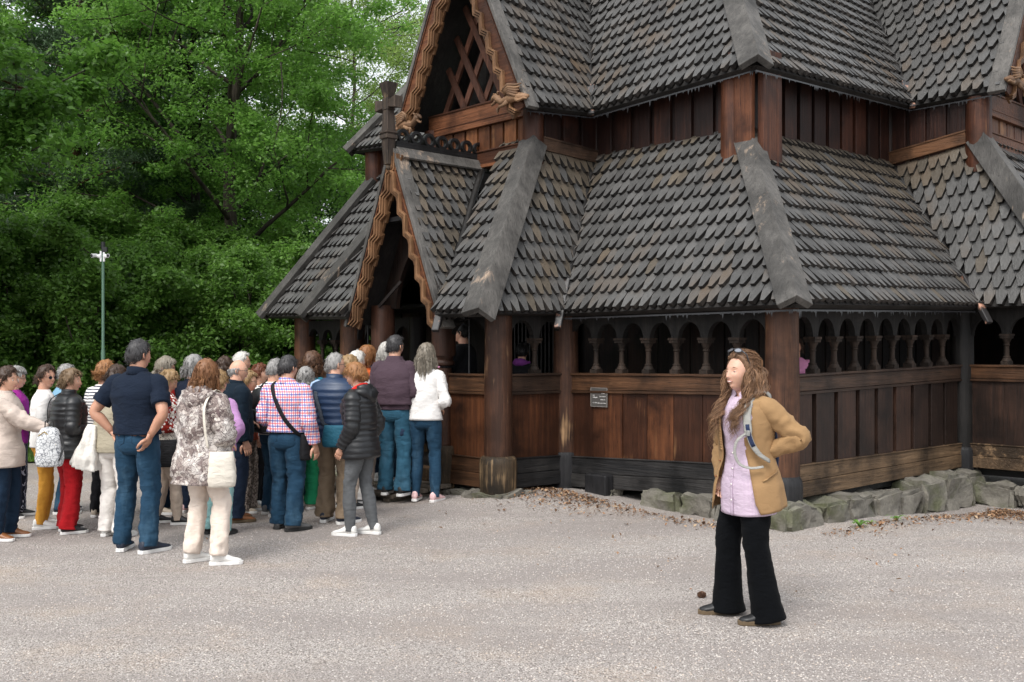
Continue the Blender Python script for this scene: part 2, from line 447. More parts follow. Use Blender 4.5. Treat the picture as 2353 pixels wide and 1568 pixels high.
# ------------------------------------------------------------------ posts
def post(s, b, r, z0, z1, br=None, bh=None, mat=POST, bmat=BASEW, n=24):
    mb = MB(); hh = z1 - z0
    mb.lathe(W(s, b, z0), [(r * 1.03, 0), (r * 1.02, hh * .3), (r, hh * .6), (r * .97, hh * .85), (r * .97, hh)], n, jit=.03)
    p = mb.build('post', mat, church, smooth=True, angle=R(40))
    if br:
        bb = MB(); z = ground_z(*l2w(s, b)); zb = min(z0, z) - .0
        bb.lathe(W(s, b, zb), [(br * .96, 0), (br, bh * .3), (br * 1.02, bh * .8), (br * .98, bh * .94), (br * .9, bh), (r * 1.02, bh + .012)], n, jit=.05)
        o = bb.build('post_base', bmat, p, smooth=True, angle=R(50))
    return p
BASED = wood('post_base_tarred', (.014, .014, .0155), (.035, .034, .036), 'z', .5, bumpk=.7)
post(0, 0, .165, .15, 2.12, .19, .46, POST, BASED)
post(2.9, 0, .15, .12, 2.12, .165, .44, POST, BASED)
post(2.9, -1.07, .155, .12, 2.12, .205, .42, POST, BASEW)
post(5.73, -1.07, .165, .1, 2.14, .2, .42, POST, BASEW)
post(5.73, 0, .12, .1, 2.14, .15, .4, POSTD, BASEW)
post(8.63, 0, .17, .05, 2.2, .2, .4, POST, BASEW)
post(8.63, 3.4, .17, .05, 2.2, .2, .4, POSTD, BASEW)
post(0, 4.03, .14, -.12, 2.2, .17, .66, TAR, BASED)
post(-1.07, 4.03, .155, -.1, 2.2, .2, .6, POSTD, BASED)
UPO0 = wood('porch_post_timber', (.06, .026, .016), (.14, .06, .034), 'z', .5, bumpk=.6)
# porch posts: square block under the gable, ring, round shaft, tall rough foot
for (s, rr) in ((3.79, 1), (4.99, 1.05)):
    mb = MB(); q = .11 * rr
    mb.lathe(W(s, -1.12, .5), [(q * .92, 0), (q * .86, .55), (q * .84, .98)], 20, jit=.02)
    mb.lathe(W(s, -1.12, 1.50), [(q * .86, 0), (q * 1.12, .012), (q * 1.18, .035), (q * 1.1, .06), (q * .95, .075), (q * 1.02, .1), (q * 1.05, .12)], 20)
    mb.lathe(W(s, -1.12, 1.62), [(q * 1.12, 0), (q * 1.14, .3), (q * 1.12, .62)], 4 * 6, sq=3.2)
    p = mb.build('porch_post', UPO0, church, smooth=True, angle=R(40))
    bb = MB(); bb.lathe(W(s, -1.12, .05), [(q * 1.15, 0), (q * 1.3, .25), (q * 1.42, .42), (q * 1.35, .5), (q * 1.2, .53)], 20, jit=.06)
    bb.build('post_base', BASEW, p, smooth=True, angle=R(50))

# ------------------------------------------------------------------ gallery walls
def gallery(p0, p1, z0, z1, out, axis, nopen, planks, mats, batten=False, sill=True, rods=()):
    """p0,p1 = (s,b); z0,z1 = dicts of sill bottom / sill top / rail bottom / rail top at the ends; out = outward unit (local)"""
    A = W(*p0, 0); B = W(*p1, 0); out = Vector(out); Ln = (B - A).length; d = (B - A) / Ln
    sillm, plankm, railm, arcm = mats
    Z = lambda key, t: lerp(z0[key], z1[key], t)
    P = lambda t, z, o: A + (B - A) * t + Vector((0, 0, z)) + out * o
    def strip(mb, ka, kb, da, db, o0, o1, t0=0, t1=1, r=None):
        q = [P(t0, Z(ka, t0) + da, o0), P(t1, Z(ka, t1) + da, o0), P(t1, Z(ka, t1) + da, o1), P(t0, Z(ka, t0) + da, o1)]
        u = [P(t0, Z(kb, t0) + db, o0), P(t1, Z(kb, t1) + db, o0), P(t1, Z(kb, t1) + db, o1), P(t0, Z(kb, t0) + db, o1)]
        mb.hexa(q + u, r)
    if sill:
        mb = MB(); n = max(2, int(Ln / .5))
        strip(mb, 'sb', 'sb', 0, .5 * (z0['st'] - z0['sb']), -.06, .062)
        strip(mb, 'sb', 'st', .5 * (z0['st'] - z0['sb']) + .004, 0, -.05, .055)
        strip(mb, 'st', 'st', .002, .016, -.05, .066)
        mb.build('sill_beam', sillm, church, bevel=.006)
    mb = MB(); n = planks; t = 0
    ws = [random.uniform(.85, 1.15) for _ in range(n)]; tot = sum(ws)
    for i in range(n):
        t1 = t + ws[i] / tot
        if batten:
            m = lerp(t, t1, .82)
            strip(mb, 'st', 'rb', .012, 0, -.02, .035 + random.uniform(0, .006), t + .0015, m)
            strip(mb, 'st', 'rb', .012, 0, -.02, -.006, m, t1, r=0)
        else:
            strip(mb, 'st', 'rb', .012, 0, -.02, .02 + random.uniform(0, .012), t + .0014, t1 - .0014)
            strip(mb, 'st', 'rb', .012, 0, -.03, -.012, t, t1, r=0)
        t = t1
    mb.build('wall_planks', plankm, church, bevel=.004 if batten else 0)
    mb = MB()
    strip(mb, 'rb', 'rt', .02, -.03, -.05, .045, r=.6)
    strip(mb, 'rb', 'rb', -.012, .016, -.045, .058, r=.3)
    strip(mb, 'rt', 'rt', -.026, 0, -.06, .066, r=.4)
    mb.build('rail', railm, church, bevel=.004)
    # arcade: arches over the openings, small turned columns between
    cz = 1.80; ztop = 2.2
    mb = MB(); ow = Ln / nopen; cw = .085
    for i in range(nopen):
        a = i * ow + (cw / 2 if i else .02); b_ = (i + 1) * ow - (cw / 2 if i < nopen - 1 else .02)
        rad = (b_ - a) / 2; cc = (a + b_) / 2; N = 12
        spring = lerp(z0['cap'], z1['cap'], cc / Ln); zt = lerp(z0['top'], z1['top'], cc / Ln)
        apex = min(spring + rad * 1.25, zt - .06)
        xs = [cc - rad * math.cos(PI * k / N) for k in range(N + 1)]
        zs = [spring + (apex - spring) * math.sin(PI * k / N) for k in range(N + 1)]
        for k in range(N):
            mb.slab([P(xs[k] / Ln, zs[k], -.035), P(xs[k + 1] / Ln, zs[k + 1], -.035), P(xs[k + 1] / Ln, zt, -.035), P(xs[k] / Ln, zt, -.035)], out * .07, .5)
        for (u0, u1) in ((i * ow, a), (b_, (i + 1) * ow)):
            if u1 - u0 > .001: mb.slab([P(u0 / Ln, spring, -.035), P(u1 / Ln, spring, -.035), P(u1 / Ln, zt, -.035), P(u0 / Ln, zt, -.035)], out * .07, .5)
    mb.build('arcade_board', arcm, church)
    for i in range(1, nopen):
        t = i * ow / Ln; zb = Z('rt', t); zc = lerp(z0['cap'], z1['cap'], t) ; h = zc - zb; r = .030
        c = MB(); base = P(t, zb, 0)
        c.box(base.x - .052, base.x + .052, base.y - .052, base.y + .052, zb, zb + .045, .4)
        c.lathe(base, [(.060, .045), (.052, .065), (.042, .08), (.040, .088), (.044, .095), (.040, .102), (r, .108), (r * .93, h - .125), (r * 1.25, h - .118), (r * 1.25, h - .108), (r, h - .10), (r * 1.25, h - .075), (r * 1.75, h - .045), (r * 1.8, h - .035)], 12, r=.5)
        c.box(base.x - .058, base.x + .058, base.y - .058, base.y + .058, zc - .035, zc - .006, .4)
        c.box(base.x - .066, base.x + .066, base.y - .066, base.y + .066, zc - .006 + .001, zc + .02, .6)
        c.build('column', COLM, church, smooth=True, angle=R(35))
COLM = wood('column_timber', (.022, .015, .011), (.062, .038, .026), 'z', .75, bumpk=.5)
ARCM = wood('arcade_timber', (.013, .012, .0115), (.032, .028, .025), 'z', .7, bumpk=.5)
zC = dict(sb=.235, st=.545, rb=1.255, rt=1.445, cap=1.79, top=2.14)
zI1 = dict(sb=.10, st=.44, rb=1.20, rt=1.42, cap=1.80, top=2.13)
zI1s = dict(zI1, sb=.14, st=.45)
zP = dict(sb=.15, st=.47, rb=1.20, rt=1.42, cap=1.80, top=2.10)
zQ = dict(sb=.2, st=.5, rb=1.22, rt=1.43, cap=1.82, top=2.14)
zI2 = dict(sb=.255, st=.535, rb=1.32, rt=1.51, cap=1.86, top=2.23)
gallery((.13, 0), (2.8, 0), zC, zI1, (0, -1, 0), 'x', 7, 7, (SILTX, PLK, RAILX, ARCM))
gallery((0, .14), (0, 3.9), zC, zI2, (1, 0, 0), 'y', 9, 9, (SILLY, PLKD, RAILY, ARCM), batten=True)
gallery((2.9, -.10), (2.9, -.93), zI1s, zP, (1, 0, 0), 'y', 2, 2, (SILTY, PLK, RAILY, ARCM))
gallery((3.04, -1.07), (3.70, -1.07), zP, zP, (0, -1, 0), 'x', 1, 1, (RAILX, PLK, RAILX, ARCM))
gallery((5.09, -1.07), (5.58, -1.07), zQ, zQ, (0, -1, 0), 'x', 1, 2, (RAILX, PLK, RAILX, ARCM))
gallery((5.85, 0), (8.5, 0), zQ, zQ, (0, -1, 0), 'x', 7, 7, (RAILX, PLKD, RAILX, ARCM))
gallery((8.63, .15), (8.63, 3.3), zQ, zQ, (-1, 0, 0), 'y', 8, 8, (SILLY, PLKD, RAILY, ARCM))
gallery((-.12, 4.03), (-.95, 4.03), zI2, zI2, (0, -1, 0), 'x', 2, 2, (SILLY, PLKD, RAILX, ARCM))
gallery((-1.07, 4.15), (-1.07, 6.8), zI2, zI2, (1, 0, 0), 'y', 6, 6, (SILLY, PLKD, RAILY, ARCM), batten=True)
# thin iron rods in the two wide openings beside the porch
for s in (3.36, 5.34):
    mb = MB(); mb.lathe(W(s, -1.10, 1.42), [(.009, 0), (.009, .66)], 8); mb.build('iron_rod', plain('iron', (.06, .06, .062), .5, metallic=.6), church)

# gallery floor and inner walls
mb = MB()
mb.box(-8.55, -.06, .06, 7, .16, .30); mb.box(-5.7, -2.95, -1.0, .058, .16, .30); mb.box(-.058, 1.0, 4.1, 7, .16, .30)
mb.build('gallery_floor', TARX, church)
def inner(path, z0, z1, mat, w=.24, name='inner_wall', groove=.03, off=.0):
    mb = MB()
    for (a, b_) in zip(path[:-1], path[1:]):
        A = W(*a, 0); B = W(*b_, 0); L_ = (B - A).length; n = max(1, int(round(L_ / w)))
        out = Vector((0, 0, 1)).cross(B - A).normalized()
        za, zb = (z1 if not hasattr(z1, '__call__') else z1(0)), z1
        for i in range(n):
            p = vl(A, B, i / n); q = vl(A, B, (i + 1) / n); g = (q - p).normalized() * .012
            m = groove if i % 2 else 0
            mb.beam(p + Vector((0, 0, (z0 + z1) / 2)) + out * (-m / 2 if 0 else 0), q - (g if m else g * 0) + Vector((0, 0, (z0 + z1) / 2)), .05 + m, z1 - z0)
    return mb.build(name, mat, church, bevel=0)
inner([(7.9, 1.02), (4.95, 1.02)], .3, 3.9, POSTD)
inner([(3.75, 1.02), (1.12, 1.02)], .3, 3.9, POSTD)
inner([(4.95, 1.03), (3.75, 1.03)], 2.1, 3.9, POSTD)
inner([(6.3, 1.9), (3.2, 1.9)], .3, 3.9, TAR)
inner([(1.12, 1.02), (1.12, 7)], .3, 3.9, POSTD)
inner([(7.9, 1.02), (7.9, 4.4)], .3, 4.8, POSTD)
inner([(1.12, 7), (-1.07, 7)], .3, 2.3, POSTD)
# portal: dark carved jambs and an iron barred gate
mb = MB(); mb.box(-5.1, -4.9, .86, 1.0, .3, 2.3); mb.box(-3.8, -3.6, .86, 1.0, .3, 2.3); mb.box(-5.1, -3.6, .84, 1.0, 2.302, 2.6)
mb.build('portal_frame', POSTD, church, bevel=.02)
mb = MB()
for i in range(16):
    x = -4.88 + i * .072; mb.lathe(Vector((x, .7, .4)), [(.011, 0), (.011, 1.75)], 8)
for z in (.5, 1.15, 2.05): mb.box(-4.9, -3.78, .685, .715, z, z + .035)
mb.build('barred_gate', plain('gate_iron', (.045, .042, .04), .5, metallic=.3), church)

# upper walls
def upper_wall(a, b_, za, zb, zta, ztb, out, mat, w=.27, batten=.22, depth=.03, ext=.0):
    A = W(*a, 0); B = W(*b_, 0); out = Vector(out); Ln = (B - A).length; n = max(1, int(round(Ln / w))); mb = MB()
    for i in range(n):
        t0, t1 = i / n, (i + 1) / n; m = lerp(t0, t1, 1 - batten)
        for (u, v, o) in ((t0 + .001, m, depth + random.uniform(-.004, .008)), (m, t1, -.01)):
            q = [vl(A, B, u) - out * .05, vl(A, B, v) - out * .05, vl(A, B, v) + out * o, vl(A, B, u) + out * o]
            mb.hexa([p + Vector((0, 0, lerp(za, zb, (u if k in (0, 3) else v)))) for k, p in enumerate(q)] + [p + Vector((0, 0, lerp(zta, ztb, (u if k in (0, 3) else v)))) for k, p in enumerate(q)], None if o > 0 else 0)
    return mb.build('upper_wall_planks', mat, church, bevel=.006)
upper_wall((1.2, 1.0), (3.36, 1.0), 3.85, 3.85, 4.95, 4.85, (0, -1, 0), PLKU, .29)
upper_wall((1.09, 1.1), (1.09, 4.348), 3.85, 3.95, 4.95, 5.0, (1, 0, 0), PLKU, .31)
upper_wall((3.34, .98), (3.34, -.02), 3.9, 3.9, 4.75, 4.75, (1, 0, 0), PLKU, .3)
upper_wall((1.07, 4.33), (-.0, 4.33), 3.95, 4.1, 5.0, 5.0, (0, -1, 0), PLKU, .3)
upper_wall((7.9, .9), (5.3, .95), 3.9, 3.9, 4.95, 4.85, (0, -1, 0), PLKU, .3)
upper_wall((5.29, .9), (5.29, -.02), 3.9, 3.9, 4.75, 4.75, (-1, 0, 0), PLKU, .3)
upper_wall((-.07, 4.5), (-.07, 6.5), 4.2, 4.2, 4.62, 4.62, (1, 0, 0), ORG, .2, .25, .025)
# mouldings at the foot of the side walls
mb = MB(); mb.beam(W(3.30, -.0, 4.17), W(3.30, .98, 4.13), .05, .15); mb.beam(W(3.285, -.0, 4.245), W(3.285, .98, 4.205), .04, .02); mb.build('moulding', RAILY, church)
mb = MB(); mb.beam(W(1.07, 4.28, 4.22), W(.05, 4.28, 4.36), .05, .16); mb.beam(W(1.07, 4.265, 4.30), W(.05, 4.265, 4.44), .04, .02); mb.build('moulding', RAILX, church)
# corner posts of the upper tier
def upost(s, b, r, z0, z1, mat): 
    mb = MB(); mb.lathe(W(s, b, z0), [(r, 0), (r * .97, (z1 - z0) * .5), (r * .96, z1 - z0)], 20, jit=.04); return mb.build('upper_post', mat, church, smooth=True, angle=R(40))
UPO = wood('upper_post_timber', (.06, .02, .010), (.15, .055, .025), 'z', .5, worn=(.23, .10, .04), wornamt=.25, bumpk=.6)
upost(1.17, .86, .13, 3.7, 4.95, UPO)
upost(.87, 1.16, .12, 3.7, 4.95, UPO)
mb = MB(); mb.box(-1.08, -.86, .76, .84, 3.75, 4.95); mb.box(-.84, -.76, .85, 1.10, 3.75, 4.95); mb.build('corner_boards', UPO, church, bevel=.01)
upost(3.36, -.087, .13, 3.8, 4.6, UPO); upost(1.12, 4.33, .09, 3.9, 4.97, POSTD); upost(3.36, 1.02, .07, 3.9, 4.8, POSTD); upost(5.27, -.087, .13, 3.8, 4.6, UPO); upost(7.95, .85, .15, 3.8, 4.95, UPO); upost(-.07, 4.348, .16, 3.9, 4.84, UPO)

# ------------------------------------------------------------------ gables
def gable(sc_, fb, hw, z_ap, z_lo_r, z_lo_l, place, name_scale=1.0, board=.16, trim_n=7, back=.3, mirror=False, capw=.11, tin=.13):
    """place(h, z, depth) -> local point; h positive = right of centre seen from outside, depth positive = outward"""
    for sgn, zl in ((1, z_lo_r), (-1, z_lo_l)):
        ap = (0, z_ap); lo = (sgn * hw, zl); dv = Vector((lo[0], lo[1] - z_ap)); ln = dv.length; dv /= ln
        nin = Vector((-dv.y, dv.x)); nin = nin if nin.x * sgn < 0 else -nin     # inward normal (towards the centre)
        pt = lambda u, o, dd: place(*(Vector((0, z_ap)) + dv * u + nin * o), dd)
        # grey cap board along the roof edge
        mb = MB(); outw = -nin
        mb.hexa([pt(0, -.01, -capw), pt(ln + .06, -.01, -capw), pt(ln + .06, -.01, .05), pt(0, -.01, .05), pt(0, -.062, -capw), pt(ln + .06, -.062, -capw), pt(ln + .06, -.062, .05), pt(0, -.062, .05)])
        mb.build('verge_cap', CAPM, church, bevel=.006)
        # brown barge board
        mb = MB()
        mb.hexa([pt(0, 0, .0), pt(ln, 0, .0), pt(ln, board, .0), pt(0, board, .0), pt(0, 0, .03), pt(ln, 0, .03), pt(ln, board, .03), pt(0, board, .03)])
        mb.hexa([pt(.0, .012, .03), pt(ln, .012, .03), pt(ln, .03, .03), pt(0, .03, .03), pt(0, .012, .045), pt(ln, .012, .045), pt(ln, .03, .045), pt(0, .03, .045)])
        mb.build('barge_board', BEAMX if name_scale else BEAMX, church)
        # carved stepped trim: three parallel zigzag fillets
        mb = MB(); per = ln / trim_n
        off = [.0, .036, .072]
        for oi, oo in enumerate(off):
            pts = []; amp = per * .24
            for i in range(trim_n):
                u = i * per; pts += [(u, tin + oo - amp), (u + per * .60, tin + oo), (u + per * .66, tin + oo)]
            pts.append((ln, tin + oo - amp))
            for (p, q) in zip(pts[:-1], pts[1:]):
                w_ = .0115; dpt = .07 - oi * .014
                mb.hexa([pt(p[0], p[1] - w_, .0), pt(q[0], q[1] - w_, .0), pt(q[0], q[1] + w_, .0), pt(p[0], p[1] + w_, .0),
                         pt(p[0], p[1] - w_, dpt), pt(q[0], q[1] - w_, dpt), pt(q[0], q[1] + w_, dpt), pt(p[0], p[1] + w_, dpt)], .6 - .2 * oi)
        # jagged backing board behind the fillets
        for (i) in range(trim_n):
            u = i * per
            for (ua, ub, o2) in ((u, u + per * .5, tin + .055), (u + per * .5, u + per, tin + .085)):
                mb.hexa([pt(ua, board - .02, -.03), pt(ub, board - .02, -.03), pt(ub, o2, -.03), pt(ua, o2, -.03), pt(ua, board - .02, -.002), pt(ub, board - .02, -.002), pt(ub, o2, -.002), pt(ua, o2, -.002)], .1)
        mb.build('carved_trim', CARV, church)
# porch gable (outward = -beta); h right = -s
pl_porch = lambda h, z, d: W(SCP - h, FB - d, z)
gable(SCP, FB, .90, 4.03, 1.97, 2.02, pl_porch, board=.10, trim_n=8, capw=.13, tin=.11)
pl_big = lambda h, z, d: W(SCP - h, -.46 - d, z)
gable(SCP, -.46, 1.24, 7.08, 4.52, 4.60, pl_big, board=.17, trim_n=10, capw=.12, tin=.20)
pl_r = lambda h, z, d: Vector((.44 + d, 5.4 + h, z))
gable(0, 0, 1.24, 7.2, 4.85, 4.85, pl_r, board=.17, trim_n=10, capw=.16, tin=.20)

# big gable: beam, lower moulding, planks, lattice, dark back wall
def gable_wall(place, z, hw):
    mb = MB(); q = lambda x0, x1, z0, z1, d0, d1: mb.hexa([place(x0, z0, d0), place(x1, z0, d0), place(x1, z0, d1), place(x0, z0, d1), place(x0, z1, d0), place(x1, z1, d0), place(x1, z1, d1), place(x0, z1, d1)])
    q(-hw, hw, z[1], z[2], -.40, -.30); q(-hw, hw, z[2] - .002, z[2] + .022, -.41, -.285); q(-hw, hw, z[1] - .022, z[1] + .018, -.41, -.28); q(-hw, hw, z[1] + .06, z[1] + .075, -.40, -.294)
    mb.build('gable_beam', BEAMX, church, bevel=.004)
    mb = MB(); q(-hw, hw, z[0] - .16, z[0] + .0, -.40, -.29); q(-hw, hw, z[0], z[0] + .018, -.40, -.275); q(-hw, hw, z[0] - .20, z[0] - .158, -.4, -.27)
    mb.build('gable_lower_beam', BEAMX, church, bevel=.004)
    mb = MB(); n = 8
    for i in range(n):
        x0 = lerp(-hw, hw, i / n); x1 = lerp(-hw, hw, (i + 1) / n)
        q(x0, lerp(x0, x1, .84), z[0] + .0185, z[1] - .0225, -.42, -.335); q(lerp(x0, x1, .84), x1, z[0] + .0185, z[1] - .0225, -.42, -.375)
    mb.build('gable_planks', ORG, church, bevel=.006)
    # lattice of crossing boards
    mb = MB(); z2 = z[2] + .02; top = z[3]; slope = (top - z2) / hw
    ang = 1.75
    for dirn, xs in ((1, (-.80, -.42, -.04, .34)), (-1, (.80, .42, .04, -.34))):
        for x0 in xs:
            # from (x0,z2) going up with slope ang towards dirn until the rake
            # rake: |x| = hw*(1-(z-z2)/(top-z2))
            zz = z2; x = x0
            while abs(x) < hw * .97 * (1 - (zz - z2) / (top - z2)) and zz < top: zz += .02; x += dirn * .02 / ang
            mb.beam(place(x0, z2, -.44 if dirn > 0 else -.405), place(x, zz, -.44 if dirn > 0 else -.405), .032, .085, up=place(0, 0, 1) - place(0, 0, 0) if 0 else (place(1, 0, 0) - place(0, 0, 0)))
    mb.build('gable_lattice', GLAT, church)
    mb = MB(); mb.prism([place(-hw, z2 - .1, -.62), place(hw, z2 - .1, -.62), place(0, top, -.62)], (place(0, 0, -.05) - place(0, 0, 0)))
    mb.build('gable_back_wall', TAR, church)
GLAT = wood('lattice_timber', (.05, .021, .013), (.12, .05, .03), 'z', .6, bumpk=.5)
gable_wall(pl_big, (4.17, 4.52, 4.77, 6.9), .97)
gable_wall(pl_r, (4.42, 4.66, 4.92, 7.0), .97)

# porch arch board with an ogee opening, tie board and bench plank
mb = MB(); N = 16
def arch_edge(t):   # t 0..1 from springing (h=.5) to point
    z = lerp(2.2, 3.0, t); h = .44 * math.cos(t * PI / 2) ** .8 
    return h, z
for sgn in (-1, 1):
    pv = None
    for k in range(N + 1):
        h, z = arch_edge(k / N); ho = max(.02, .90 * (1 - (z - 2.0) / 2.0) - .02)
        cur = (pl_porch(sgn * h, z, -.36), pl_porch(sgn * max(ho, h + .005), z, -.36))
        if pv: mb.slab([pv[0], pv[1], cur[1], cur[0]], Vector((0, .06, 0)), .5)
        pv = cur
mb.slab([pl_porch(-.44, 3.0, -.36), pl_porch(.44, 3.0, -.36), pl_porch(.02, 3.92, -.36), pl_porch(-.02, 3.92, -.36)], Vector((0, .06, 0)), .5)
mb.build('porch_arch_board', POSTD, church)
mb = MB(); mb.beam(pl_porch(-.22, 3.24, -.2), pl_porch(.2, 3.24, -.2), .30, .05); mb.build('tie_board', TARX, church)
mb = MB(); mb.beam(pl_porch(-.58, 2.22, -.2), pl_porch(-.26, 2.52, -.3), .02, .035); mb.build('brace', POSTD, church)
# ridge crest with rings
mb = MB(); nr = 7; y0, y1 = FB + .10, -.13; zc0, zc1 = 4.215, 4.235
mb.box(-SCP - .028, -SCP + .028, FB + .02, y1 + .07, 4.03, 4.155, .5)
rr, ri = .086, .052
for i in range(nr):
    c = Vector((-SCP, lerp(y0 + .03, y1, i / (nr - 1)), 4.225)); M = 20; vs = []; fs = []
    for x in (-.026, .026):
        for k in range(M):
            a = 2 * PI * k / M; vs.append(c + Vector((x, rr * math.cos(a), rr * math.sin(a)))); vs.append(c + Vector((x, ri * math.cos(a), ri * math.sin(a))))
    for k in range(M):
        k2 = (k + 1) % M
        a0, a1, b0, b1 = 2 * k, 2 * k + 1, 2 * k2, 2 * k2 + 1; o = 2 * M
        fs += [(a0, b0, b1, a1), (a0 + o, a1 + o, b1 + o, b0 + o), (a0, a0 + o, b0 + o, b0), (a1, b1, b1 + o, a1 + o)]
    mb.add(vs, fs, .4)
mb.build('ridge_crest', TARY, church)
for sg in (1, -1):
    mb = MB(); a = W(SCP, FB, 4.06); b_ = W(SCP, -.10, 4.06)
    mb.slab([a + Vector((sg * .03, 0, 0)), b_ + Vector((sg * .03, 0, 0)), b_ + Vector((sg * .125, 0, -.13)), a + Vector((sg * .125, 0, -.13))], Vector((sg * .02, 0, .02)))
    mb.build('ridge_cap', CAPM, church, bevel=.004)
# cross finial at the porch apex
FIN = wood('finial_timber', (.035, .026, .021), (.095, .068, .05), 'z', .6, worn=(.20, .14, .085), wornamt=.35, bumpk=.8)
mb = MB(); cx, cy = -SCP, FB - .075
def sec(z0, z1, w0, w1, d0=None, d1=None):
    d0 = d0 or w0; d1 = d1 or w1
    mb.hexa([(cx - w0, cy - d0, z0), (cx + w0, cy - d0, z0), (cx + w0, cy + d0, z0), (cx - w0, cy + d0, z0), (cx - w1, cy - d1, z1), (cx + w1, cy - d1, z1), (cx + w1, cy + d1, z1), (cx - w1, cy + d1, z1)], .5)
sec(3.86, 4.16, .042, .062); sec(4.16, 4.205, .078, .078); sec(4.205, 4.225, .066, .066); sec(4.225, 4.25, .078, .078); sec(4.25, 4.50, .062, .048); sec(4.50, 4.64, .055, .055); sec(4.64, 4.82, .045, .082)
for sg in (-1, 1):
    mb.beam((cx + sg * .05, cy, 4.57), (cx + sg * .20, cy, 4.57), .085, .085, w2=.115, h2=.14)
mb.lathe(Vector((cx, cy, 3.80)), [(.02, 0), (.034, .02), (.034, .04), (.024, .06)], 12, r=.3)
mb.build('cross_finial', FIN, church, bevel=.006)

# carved beasts at the gable feet
def dragon(place, mir):
    g = lambda x, z, d=0: place(x * mir, z, d)
    mb = MB()
    body = [(.30, .0), (.20, .01), (.08, .03), (-.05, .02), (-.14, .0), (-.19, .03), (-.235, .075), (-.27, .09)]
    mb.tube([g(x, z) for x, z in body], [(.02, .02), (.045, .045), (.058, .052), (.055, .048), (.042, .04), (.04, .038), (.045, .042), (.035, .03)], 10, ref=place(0, 0, 1) - place(0, 0, 0))
    mb.tube([g(-.25, .10), g(-.30, .085), g(-.335, .055)], [(.035, .03), (.026, .022), (.012, .012)], 8)      # upper jaw
    mb.tube([g(-.24, .05), g(-.28, .02), g(-.325, .0), (g(-.335, .02))], [(.026, .022), (.02, .018), (.014, .012), .006], 8)  # lower jaw
    mb.tube([g(-.215, .10, .01), g(-.20, .135, .02), g(-.175, .135, .02)], [.016, .012, .004], 6)  # ear
    mb.ball(g(-.262, .115, .028), .012, n=8, m=6)
    for k in range(5):   # wing feathers
        a = k * .05
        mb.tube([g(-.06 + .012 * k, .05 + .012 * k, .035), g(-.07 + .02 * k, .13 - .015 * k, .05), g(.0 + .01 * k, .175 - .028 * k, .05), g(.12, .15 - .03 * k, .045), g(.22 - .02 * k, .155 - .032 * k, .035)], [.012, .019, .02, .018, .006], 8)
    mb.tube([g(-.02, -.01, .03), g(-.09, -.05, .04), g(-.15, -.055, .04), g(-.18, -.095, .04)], [.028, .022, .018, .012], 8)
    for k in range(3): mb.tube([g(-.165, -.07, .03 + .016 * k), g(-.19 + .012 * k, -.115, .03 + .016 * k), g(-.175 + .012 * k, -.14, .03 + .016 * k)], [.009, .008, .003], 6)
    mb.tube([g(.12, -.01, .03), g(.17, -.035, .04), g(.26, -.02, .04), g(.31, -.035, .035)], [.026, .02, .014, .01], 8)
    mb.build('carved_dragon', DRG, church, smooth=True)
dragon(lambda x, z, d: pl_big(1.02 + x, 4.60 + z, .06 + d), 1)
dragon(lambda x, z, d: pl_big(-1.0 + x, 4.62 + z, .06 + d), -1)
dragon(lambda x, z, d: pl_r(-1.02 + x, 4.95 + z, .06 + d), -1)
# hanging drips of tar under the upper eaves
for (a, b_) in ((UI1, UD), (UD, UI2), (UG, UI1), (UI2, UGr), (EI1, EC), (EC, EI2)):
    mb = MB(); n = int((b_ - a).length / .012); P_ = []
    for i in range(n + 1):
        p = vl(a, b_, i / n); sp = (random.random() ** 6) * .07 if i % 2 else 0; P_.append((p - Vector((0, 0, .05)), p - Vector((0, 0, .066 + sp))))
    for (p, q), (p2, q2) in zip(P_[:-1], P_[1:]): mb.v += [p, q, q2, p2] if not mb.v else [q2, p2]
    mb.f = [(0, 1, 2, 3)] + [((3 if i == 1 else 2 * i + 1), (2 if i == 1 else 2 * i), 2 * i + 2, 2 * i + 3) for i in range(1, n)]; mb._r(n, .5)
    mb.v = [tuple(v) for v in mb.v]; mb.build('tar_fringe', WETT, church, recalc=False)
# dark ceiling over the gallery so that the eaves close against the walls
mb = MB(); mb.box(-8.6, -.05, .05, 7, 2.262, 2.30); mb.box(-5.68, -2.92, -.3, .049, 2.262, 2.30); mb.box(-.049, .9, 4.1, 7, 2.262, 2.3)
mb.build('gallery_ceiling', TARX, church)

# ------------------------------------------------------------------ foundation stones (each a stone of the footing, part of the church)
def mk_stone(name, c, moss=.4):
    t = NT(name); co = t.coord()
    n = t.noise(co, 6, 6, .65); n2 = t.noise(co, 28, 4, .6); vo = t.n('TexVoronoi', {'feature': 'F1'}, Vector=co, Scale=7.0).outputs['Distance']
    col = t.ramp(t.math('ADD', t.math('MULTIPLY', n, .7), t.math('MULTIPLY', n2, .3)), [(.3, sc(c, .5)), (.5, c), (.72, sc(c, 1.5))])
    ms = t.noise(co, 2.1, 4, .6)
    col = t.mix(t.math('MULTIPLY', t.ramp(ms, [(.5, (0, 0, 0)), (.66, (1, 1, 1))]), moss), col, (.075, .085, .03))
    t.bsdf(col, .85, t.bump(t.math('ADD', t.math('ADD', n, t.math('MULTIPLY', n2, .4)), t.math('MULTIPLY', vo, .5)), .8, .03))
    return t.m
STONE = mk_stone('foundation_stone', (.16, .148, .125), .7)
